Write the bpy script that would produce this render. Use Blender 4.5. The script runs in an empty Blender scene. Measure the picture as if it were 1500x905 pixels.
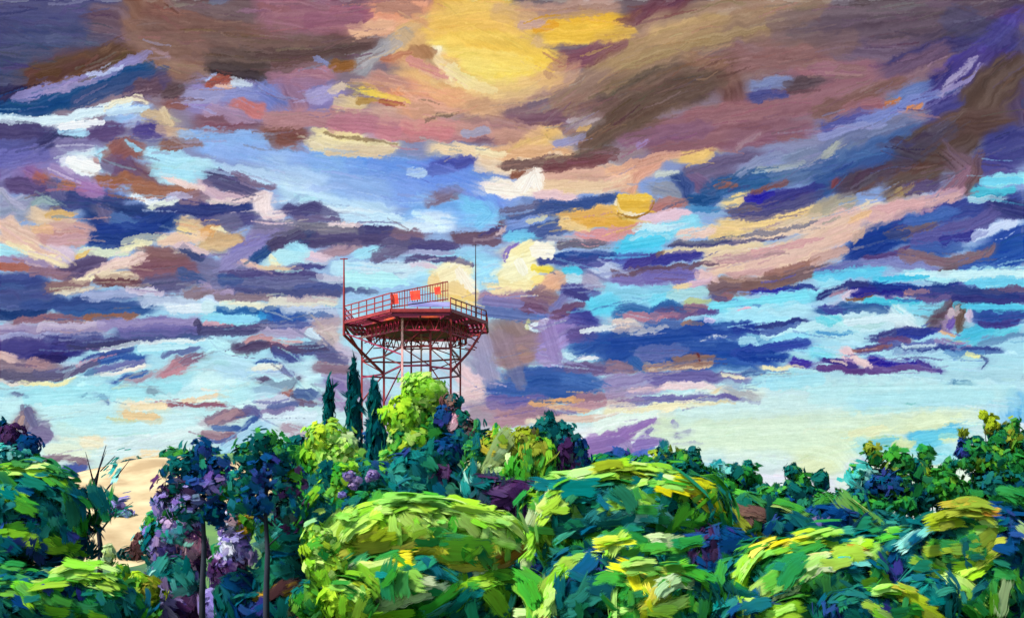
import bpy, math, random
import numpy as np

SC = bpy.context.scene
COL = SC.collection
random.seed(11)
R = math.radians

# ---------------------------------------------------------------- camera, world, sun, exposure
F = 1608.0            # focal length in pixels of the 1500-pixel-wide picture
EYE = 14.0            # the viewpoint stands on a rise, 14 m over the valley floor
HOR = 700.0           # picture row of eye level
cam_d = bpy.data.cameras.new('camera')
cam = bpy.data.objects.new('camera', cam_d)
COL.objects.link(cam)
cam.location = (0, 0, EYE)
cam.rotation_euler = (R(90), 0, 0)
cam_d.sensor_width = 36.0
cam_d.lens = 36.0 * F / 1500.0
cam_d.shift_y = (HOR - 452.5) / 1500.0
cam_d.clip_start = 0.5
cam_d.clip_end = 6000
SC.camera = cam

SUN_EL, SUN_AZ = 50.0, 124.0    # azimuth to the left of straight ahead
EXPOSURE = 1.25
world = bpy.data.worlds.new('World')
SC.world = world
world.use_nodes = True
wn = world.node_tree.nodes
wl = world.node_tree.links
skyt = wn.new('ShaderNodeTexSky')
skyt.sky_type = 'NISHITA'
skyt.sun_disc = False
skyt.sun_elevation = R(SUN_EL)
skyt.sun_rotation = R(-SUN_AZ)
skyt.air_density = 1.0
skyt.ozone_density = 2.0
wl.new(skyt.outputs[0], wn['Background'].inputs[0])
wn['Background'].inputs[1].default_value = 0.15

sun_d = bpy.data.lights.new('sun', 'SUN')
sun_d.energy = 4.6
sun_d.angle = R(7)
sun_d.color = (1.0, 0.965, 0.91)
sun = bpy.data.objects.new('sun', sun_d)
COL.objects.link(sun)
sun.location = (-60, -30, 120)
sun.rotation_euler = (R(-(90 - SUN_EL)), 0, R(SUN_AZ))

SC.view_settings.view_transform = 'Standard'
SC.view_settings.look = 'None'
SC.view_settings.gamma = 1.0
SC.view_settings.use_curve_mapping = False
SC.view_settings.exposure = EXPOSURE
SC.cycles.max_bounces = 6
SC.cycles.diffuse_bounces = 3
SC.cycles.transmission_bounces = 4
SC.cycles.transparent_max_bounces = 12

# ---------------------------------------------------------------- helpers
def P(px, py, d):
    """A point at distance d that lies in the direction of a picture position."""
    return np.array([(px - 750.0) / F * d, d, EYE + (HOR - py) / F * d])

def label(o, text=None, cat=None, group=None, kind=None):
    if text: o['label'] = text
    if cat: o['category'] = cat
    if group: o['group'] = group
    if kind: o['kind'] = kind
    return o

def empty(name, loc, text=None, cat=None, group=None):
    o = bpy.data.objects.new(name, None)
    COL.objects.link(o)
    o.location = loc
    o.empty_display_size = .5
    return label(o, text, cat, group)

def link_mesh(name, me, parent=None, mat=None):
    o = bpy.data.objects.new(name, me)
    COL.objects.link(o)
    if mat: me.materials.append(mat)
    if parent:
        bpy.context.view_layer.update()
        o.parent = parent
        o.matrix_parent_inverse = parent.matrix_world.inverted()
    return o

def arrays_mesh(name, V, Q, col=None, uv=None, smooth=True, seed=None):
    """Quads from numpy arrays; col is per vertex, uv per vertex."""
    me = bpy.data.meshes.new(name)
    me.vertices.add(len(V)); me.vertices.foreach_set('co', np.asarray(V, np.float32).ravel())
    n = len(Q)
    me.loops.add(n * 4); me.loops.foreach_set('vertex_index', np.asarray(Q, np.int32).ravel())
    me.polygons.add(n); me.polygons.foreach_set('loop_start', np.arange(0, n * 4, 4, dtype=np.int32))
    me.polygons.foreach_set('loop_total', np.full(n, 4, np.int32))
    me.polygons.foreach_set('use_smooth', np.full(n, smooth))
    me.update(calc_edges=True)
    if col is not None:
        a = me.color_attributes.new('pigment', 'FLOAT_COLOR', 'POINT')
        c4 = np.ones((len(V), 4), np.float32); c4[:, :3] = col
        a.data.foreach_set('color', c4.ravel())
    if uv is not None:
        l = me.uv_layers.new(name='along')
        l.data.foreach_set('uv', np.asarray(uv, np.float32)[np.asarray(Q).ravel()].ravel())
    if seed is not None:
        l = me.uv_layers.new(name='seed')
        l.data.foreach_set('uv', np.asarray(seed, np.float32)[np.asarray(Q).ravel()].ravel())
    return me

class MB:
    """Collects bars, tubes and prisms into one mesh."""
    def __init__(self): self.v = []; self.f = []
    def add(self, v, f):
        b = len(self.v); self.v += [tuple(p) for p in v]; self.f += [tuple(i + b for i in q) for q in f]; return self
    def tube(self, pts, rad, n=8, cap=True):
        pts = [np.array(p, float) for p in pts]
        rad = rad if hasattr(rad, '__len__') else [rad] * len(pts)
        rings = []
        for i, p in enumerate(pts):
            t = pts[min(i + 1, len(pts) - 1)] - pts[max(i - 1, 0)]; t /= np.linalg.norm(t) + 1e-9
            a = np.cross(t, (0, 1, 0) if abs(t[1]) < .9 else (1, 0, 0)); a /= np.linalg.norm(a); b = np.cross(t, a)
            rings.append([p + rad[i] * (math.cos(2 * math.pi * k / n) * a + math.sin(2 * math.pi * k / n) * b) for k in range(n)])
        v = [q for r in rings for q in r]; f = []
        for i in range(len(pts) - 1):
            for k in range(n):
                f.append((i * n + k, i * n + (k + 1) % n, (i + 1) * n + (k + 1) % n, (i + 1) * n + k))
        if cap:
            f.append(tuple(range(n - 1, -1, -1))); f.append(tuple(range((len(pts) - 1) * n, len(pts) * n)))
        return self.add(v, f)
    def bar(self, a, b, w, h):
        """A box section beam from a to b, w wide and h high."""
        a = np.array(a, float); b = np.array(b, float); t = b - a; t /= np.linalg.norm(t)
        up = np.array((0, 0, 1.0)) if abs(t[2]) < .95 else np.array((0, 1.0, 0))
        s = np.cross(t, up); s /= np.linalg.norm(s); u = np.cross(s, t)
        v = [p + s * x * w / 2 + u * y * h / 2 for p in (a, b) for x, y in ((-1, -1), (1, -1), (1, 1), (-1, 1))]
        return self.add(v, [(0, 1, 2, 3), (7, 6, 5, 4), (0, 4, 5, 1), (1, 5, 6, 2), (2, 6, 7, 3), (3, 7, 4, 0)])
    def prism(self, poly, z0, z1):
        n = len(poly)
        v = [(x, y, z0) for x, y in poly] + [(x, y, z1) for x, y in poly]
        return self.add(v, [tuple(range(n - 1, -1, -1)), tuple(range(n, 2 * n))] + [(k, (k + 1) % n, n + (k + 1) % n, n + k) for k in range(n)])
    def build(self, name, mat, parent=None, smooth=False):
        me = bpy.data.meshes.new(name); me.from_pydata(self.v, [], self.f); me.update()
        if smooth: me.polygons.foreach_set('use_smooth', [True] * len(me.polygons))
        return link_mesh(name, me, parent, mat)

def lin(hexs):
    c = np.array([int(hexs[i:i + 2], 16) / 255.0 for i in (0, 2, 4)])
    return np.where(c <= 0.04045, c / 12.92, ((c + 0.055) / 1.055) ** 2.4)

def srgb2lin(c):
    return np.where(c <= 0.04045, c / 12.92, ((c + 0.055) / 1.055) ** 2.4)

# ---------------------------------------------------------------- materials
def new_mat(name):
    m = bpy.data.materials.new(name); m.use_nodes = True
    nt = m.node_tree; nt.nodes.clear()
    out = nt.nodes.new('ShaderNodeOutputMaterial')
    return m, nt, out

def leaf_material():
    """Leaf clumps: streaked pigment, and edges that break up into separate sprays."""
    m, nt, out = new_mat('brushed_foliage'); N = nt.nodes.new; L = nt.links.new
    def mth(op, a, b=None, c=None, clamp=False):
        n = N('ShaderNodeMath'); n.operation = op; n.use_clamp = clamp
        for i, v in enumerate((a, b, c)):
            if v is None: continue
            if isinstance(v, (int, float)): n.inputs[i].default_value = v
            else: L(v, n.inputs[i])
        return n.outputs[0]
    at = N('ShaderNodeAttribute'); at.attribute_name = 'pigment'
    uv = N('ShaderNodeUVMap'); uv.uv_map = 'along'
    sd = N('ShaderNodeUVMap'); sd.uv_map = 'seed'
    mp = N('ShaderNodeVectorMath'); mp.operation = 'MULTIPLY'; mp.inputs[1].default_value = (1.5, 6.5, 1)
    L(uv.outputs[0], mp.inputs[0])
    ad = N('ShaderNodeVectorMath'); ad.operation = 'ADD'; L(mp.outputs[0], ad.inputs[0]); L(sd.outputs[0], ad.inputs[1])
    ns = N('ShaderNodeTexNoise'); ns.inputs['Scale'].default_value = 1.0; ns.inputs['Detail'].default_value = 3; ns.inputs['Roughness'].default_value = .6
    L(ad.outputs[0], ns.inputs['Vector'])
    sp = N('ShaderNodeSeparateXYZ'); L(uv.outputs[0], sp.inputs[0])
    across = mth('SUBTRACT', 1.0, mth('ABSOLUTE', mth('MULTIPLY_ADD', sp.outputs[1], 2.0, -1.0)))
    along = mth('SUBTRACT', 1.0, mth('ABSOLUTE', mth('MULTIPLY_ADD', sp.outputs[0], 2.0, -1.0)))
    m_ = mth('MINIMUM', mth('MULTIPLY', across, 1.3), mth('MULTIPLY', along, 1.5))
    cov = mth('MULTIPLY_ADD', mth('SUBTRACT', ns.outputs[0], .5), 2.6, mth('MULTIPLY', m_, 1.5))
    al = N('ShaderNodeMapRange'); al.interpolation_type = 'SMOOTHSTEP'; al.inputs[1].default_value = .1; al.inputs[2].default_value = .72
    L(cov, al.inputs[0])
    hs = N('ShaderNodeHueSaturation'); hs.inputs['Saturation'].default_value = 1.06
    mr = N('ShaderNodeMapRange'); mr.inputs[1].default_value = .25; mr.inputs[2].default_value = .75; mr.inputs[3].default_value = .7; mr.inputs[4].default_value = 1.3
    L(ns.outputs[0], mr.inputs[0]); L(mr.outputs[0], hs.inputs['Value'])
    mh = N('ShaderNodeMapRange'); mh.inputs[3].default_value = .48; mh.inputs[4].default_value = .52
    L(ns.outputs[0], mh.inputs[0]); L(mh.outputs[0], hs.inputs['Hue'])
    L(at.outputs['Color'], hs.inputs['Color'])
    d = N('ShaderNodeBsdfDiffuse'); L(hs.outputs[0], d.inputs['Color'])
    t = N('ShaderNodeBsdfTranslucent'); L(hs.outputs[0], t.inputs['Color'])
    mx = N('ShaderNodeMixShader'); mx.inputs[0].default_value = .44
    L(d.outputs[0], mx.inputs[1]); L(t.outputs[0], mx.inputs[2])
    tr = N('ShaderNodeBsdfTransparent'); mt = N('ShaderNodeMixShader'); L(al.outputs[0], mt.inputs[0])
    L(tr.outputs[0], mt.inputs[1]); L(mx.outputs[0], mt.inputs[2]); L(mt.outputs[0], out.inputs[0])
    return m

def plain_material(name, c1, c2, scale=3.0, rough=.6, metal=0.0, stretch=(1, 1, 1), bump=.15, lo=.35, hi=.65):
    m, nt, out = new_mat(name); N = nt.nodes.new; L = nt.links.new
    tc = N('ShaderNodeTexCoord'); mp = N('ShaderNodeMapping'); mp.inputs['Scale'].default_value = stretch
    L(tc.outputs['Object'], mp.inputs[0])
    ns = N('ShaderNodeTexNoise'); ns.inputs['Scale'].default_value = scale; ns.inputs['Detail'].default_value = 5
    L(mp.outputs[0], ns.inputs['Vector'])
    cr = N('ShaderNodeValToRGB'); cr.color_ramp.elements[0].position = lo; cr.color_ramp.elements[1].position = hi
    cr.color_ramp.elements[0].color = (*lin(c1), 1); cr.color_ramp.elements[1].color = (*lin(c2), 1)
    L(ns.outputs[0], cr.inputs[0])
    bp = N('ShaderNodeBump'); bp.inputs['Strength'].default_value = bump; bp.inputs['Distance'].default_value = .05
    L(ns.outputs[0], bp.inputs['Height'])
    d = N('ShaderNodeBsdfPrincipled'); d.inputs['Roughness'].default_value = rough; d.inputs['Metallic'].default_value = metal
    d.inputs['Specular IOR Level'].default_value = .25
    L(cr.outputs[0], d.inputs['Base Color']); L(bp.outputs[0], d.inputs['Normal']); L(d.outputs[0], out.inputs[0])
    return m

LEAF = leaf_material()
BARK = plain_material('dark_bark', '0a0e14', '1c1e2a', 4, .85, stretch=(1, 1, .2), bump=.5)
BARK_RED = plain_material('plum_bark', '160a12', '2c1622', 4, .85, stretch=(1, 1, .2), bump=.5)

def smooth_path(P, n=6):
    P = np.array(P, float)
    if len(P) < 3:
        return P
    Q = np.vstack([2 * P[0] - P[1], P, 2 * P[-1] - P[-2]])
    out = []
    for i in range(1, len(Q) - 2):
        p0, p1, p2, p3 = Q[i - 1:i + 3]
        for t in np.linspace(0, 1, n, endpoint=False):
            out.append(0.5 * (2 * p1 + (p2 - p0) * t + (2 * p0 - 5 * p1 + 4 * p2 - p3) * t * t
                              + (3 * p1 - p0 - 3 * p2 + p3) * t ** 3))
    out.append(P[-1])
    return np.array(out)

def value_noise(rs, h, w, cell):
    gh, gw = int(h / cell) + 3, int(w / cell) + 3
    g = rs.rand(gh, gw)
    y = np.arange(h) / cell; x = np.arange(w) / cell
    yi = y.astype(int); xi = x.astype(int)
    fy = (y - yi)[:, None]; fx = (x - xi)[None, :]
    fy = fy * fy * (3 - 2 * fy); fx = fx * fx * (3 - 2 * fx)
    a = g[np.ix_(yi, xi)]; b = g[np.ix_(yi, xi + 1)]; c = g[np.ix_(yi + 1, xi)]; d = g[np.ix_(yi + 1, xi + 1)]
    return (a * (1 - fx) + b * fx) * (1 - fy) + (c * (1 - fx) + d * fx) * fy

def brush_sky(text, S=0.75, W=1500, H=770, seed=5):
    """Lays the cloud bands one brush stroke after another on a chart of the sky; returns sRGB-coded rows x cols x 3."""
    rs = np.random.RandomState(seed)
    w, h = int(W * S), int(H * S)
    img = np.zeros((h, w, 3))
    yy = np.linspace(0, 1, h)[:, None]
    stops = [(0, '6f6068'), (.2, '8a7888'), (.35, '86a0d8'), (.5, '98b8e0'), (.65, 'a4dcf0'), (.85, 'cdebe6'), (1, 'dfeee6')]
    for k in range(3):
        img[:, :, k] = np.interp(yy, [s[0] for s in stops], [int(s[1][2 * k:2 * k + 2], 16) / 255. for s in stops])
    N1 = sum(value_noise(rs, h + 256, w + 256, c) * a for c, a in ((24, .3), (11, .35), (5, .35))) - .5
    N2 = value_noise(rs, h + 256, w + 256, 2.2) - .5
    ang = np.zeros((h, w))
    def stroke(P, wd, col, al, dry):
        P = smooth_path(np.array(P, float) * S); wd = wd * S; hw = wd / 2
        pad = hw * 1.35 + 4
        x0 = max(0, int(P[:, 0].min() - pad)); x1 = min(w, int(P[:, 0].max() + pad) + 1)
        y0 = max(0, int(P[:, 1].min() - pad)); y1 = min(h, int(P[:, 1].max() + pad) + 1)
        if x1 <= x0 or y1 <= y0:
            return
        X, Y = np.meshgrid(np.arange(x0, x1), np.arange(y0, y1))
        seg = np.diff(P, axis=0); L = np.hypot(seg[:, 0], seg[:, 1]) + 1e-6; T = L.sum(); acc = np.concatenate([[0], np.cumsum(L)])
        best = np.full(X.shape, 1e9); U = np.zeros(X.shape); V = np.zeros(X.shape); A = np.zeros(X.shape)
        for i in range(len(seg)):
            dx, dy = X - P[i, 0], Y - P[i, 1]
            t = np.clip((dx * seg[i, 0] + dy * seg[i, 1]) / L[i] ** 2, 0, 1)
            ex, ey = dx - t * seg[i, 0], dy - t * seg[i, 1]
            d = ex * ex + ey * ey; m = d < best
            best[m] = d[m]; U[m] = (acc[i] + t * L[i])[m]
            V[m] = ((dx * seg[i, 1] - dy * seg[i, 0]) / L[i])[m]; A[m] = math.atan2(seg[i, 1], seg[i, 0])
        D = np.sqrt(best)
        oy, ox = rs.randint(0, 250, 2)
        n1 = N1[y0 + oy:y1 + oy, x0 + ox:x1 + ox]; n2 = N2[y0 + ox:y1 + ox, x0 + oy:x1 + oy]
        u = U / T
        tab = rs.rand(128); tb2 = rs.rand(128)
        vi = (V + hw * 2) / max(1.0, wd / 14) + n1 * 1.6
        vi0 = np.clip(vi.astype(int), 0, 126); fr = np.clip(vi - vi0, 0, 1)
        br = tab[vi0] * (1 - fr) + tab[vi0 + 1] * fr
        br2 = tb2[vi0] * (1 - fr) + tb2[vi0 + 1] * fr
        taper = 1 - .38 * np.clip((u - .6) / .4, 0, 1) ** 2 * (T > wd)
        soft = max(1.3, wd * .12) if wd < 24 else wd * .24
        edge = hw * taper - D + n1 * min(wd * .8, 15) + n2 * 2.2 + (br - .5) * soft * .5
        cov = np.clip(edge / soft + .5, 0, 1); cov = cov * cov * (3 - 2 * cov)
        end = np.clip((u - .55) / .45, 0, 1) * dry
        cov *= np.clip(1.3 - end * 1.25 * (br2 + n2 * .4), 0, 1)
        cov = cov[..., None] * al
        c = col[None, None] + ((br - .5) * .10)[..., None] + (n1 * .10)[..., None] * np.array([1, .8, .6]) + rs.uniform(-.012, .012, 3)
        reg = img[y0:y1, x0:x1]
        img[y0:y1, x0:x1] = reg * (1 - cov) + c * cov
        m = cov[..., 0] > .35
        ang[y0:y1, x0:x1][m] = A[m]
    hexc = lambda s: np.array([int(s[i:i + 2], 16) / 255. for i in (0, 2, 4)])
    def lay(wmax, al0):
        for item in text.replace('\n', ';').split(';'):
            f = item.split()
            if not f:
                continue
            wd, _, al = f[1].partition('@')
            P = [tuple(float(v) for v in p.split(',')) for p in f[2:]]
            if len(P) == 1:
                P.append((P[0][0] + 6, P[0][1]))
            P = [(x, y) for x, y in P]
            if float(wd) <= wmax: stroke(P, float(wd) * 1.04, hexc(f[0]), (float(al) if al else .96) * al0, .45)
    lay(999, 1)
    def drag(src, reach):
        # every place takes in the paint that lies before and behind it along the stroke
        out = np.zeros_like(src); tot = 0
        Yg, Xg = np.mgrid[0:h, 0:w]; ca, sa = np.cos(ang), np.sin(ang)
        for t in np.linspace(-reach, reach, 13):
            k = 1 - .8 * abs(t) / reach
            out += k * src[np.clip((Yg + sa * t).round().astype(int), 0, h - 1), np.clip((Xg + ca * t).round().astype(int), 0, w - 1)]
            tot += k
        return out / tot
    img = drag(img, 13 * S)
    for ax in (0, 1):
        img = (np.roll(img, 1, ax) + 2 * img + np.roll(img, -1, ax)) / 4
    # loose overpainting: short strokes that drag the local colour along the run of the clouds
    for i in range(1500):
        x, y = rs.rand() * w, rs.rand() ** 1.1 * h
        xi, yi = min(w - 1, int(x)), min(h - 1, int(y))
        if abs(math.sin(ang[yi, xi])) > .72: continue
        a = ang[yi, xi] + rs.normal(0, .16); L = rs.uniform(14, 46) * (1.3 if yi < .45 * h else .9); wd = rs.uniform(3, 10)
        c = img[yi, xi] + rs.normal(0, .035) + rs.normal(0, .02, 3)
        dx, dy = math.cos(a) * L, math.sin(a) * L
        k = rs.normal(0, .06) * L
        P = np.array([(x - dx / 2, y - dy / 2), (x - math.sin(a) * k, y + math.cos(a) * k), (x + dx / 2, y + dy / 2)]) / S
        stroke(P, wd / S, c, rs.uniform(.25, .6), .6)
    lay(26, .7)
    for item in BROAD.replace('\n', ';').split(';'):
        f = item.split()
        if f: stroke(np.array([tuple(float(v) for v in p.split(',')) for p in f[3:]]), float(f[1]), hexc(f[0]), float(f[2]), .3)
    img[:] = drag(img, 3 * S)
    lay(14, .6)
    # ragged, broken edges: the wet paint is dragged about a little
    wx = (value_noise(rs, h, w, 16) - .5) * 12 + (value_noise(rs, h, w, 6) - .5) * 3.2 + (value_noise(rs, h, w, 2.5) - .5) * 1.2
    wy = (value_noise(rs, h, w, 16) - .5) * 6 + (value_noise(rs, h, w, 6) - .5) * 2.4 + (value_noise(rs, h, w, 2.5) - .5) * 1.2
    Yg, Xg = np.mgrid[0:h, 0:w]
    img = img[np.clip((Yg + wy * S).round().astype(int), 0, h - 1), np.clip((Xg + wx * S).round().astype(int), 0, w - 1)]
    for i in range(3400):
        x, y = rs.rand() * w, rs.rand() * h
        xi, yi = min(w - 1, int(x)), min(h - 1, int(y))
        if abs(math.sin(ang[yi, xi])) > .72: continue
        a = ang[yi, xi] + rs.normal(0, .09); L = rs.uniform(14, 60); wd = rs.uniform(1.2, 3.6)
        y2 = int(np.clip(yi + rs.normal(0, 7), 0, h - 1)); x2 = int(np.clip(xi + rs.normal(0, 12), 0, w - 1))
        c = img[y2, x2] + rs.normal(0, .04) + rs.normal(0, .02, 3)
        dx, dy = math.cos(a) * L, math.sin(a) * L
        stroke(np.array([(x - dx / 2, y - dy / 2), (x + rs.normal(0, 1.5), y + rs.normal(0, 1.5)), (x + dx / 2, y + dy / 2)]) / S, wd / S, c, rs.uniform(.2, .55), .5)
    for item in CREST.replace('\n', ';').split(';'):
        f = item.split()
        if f: stroke(np.array([tuple(float(v) for v in p.split(',')) for p in f[3:]]), float(f[1]), hexc(f[0]), float(f[2]), .4)
    soft_ = img
    for ax in (0, 1, 0, 1):
        soft_ = (np.roll(soft_, 1, ax) + 2 * soft_ + np.roll(soft_, -1, ax)) / 4
    img = np.clip(img + .55 * (img - soft_), 0, 1)
    # bristle grain drawn out along the strokes, and the tooth of the ground coat
    g = rs.rand(h, w); acc = np.zeros((h, w)); Yg, Xg = np.mgrid[0:h, 0:w]; ca, sa = np.cos(ang), np.sin(ang)
    for t in range(-7, 8):
        acc += g[np.clip((Yg + sa * t).round().astype(int), 0, h - 1), np.clip((Xg + ca * t).round().astype(int), 0, w - 1)]
    acc = (acc / 15 - .5)
    img *= (1 + .22 * acc + .05 * (rs.rand(h, w) - .5))[..., None]
    return np.clip(img, 0, 1)
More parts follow.
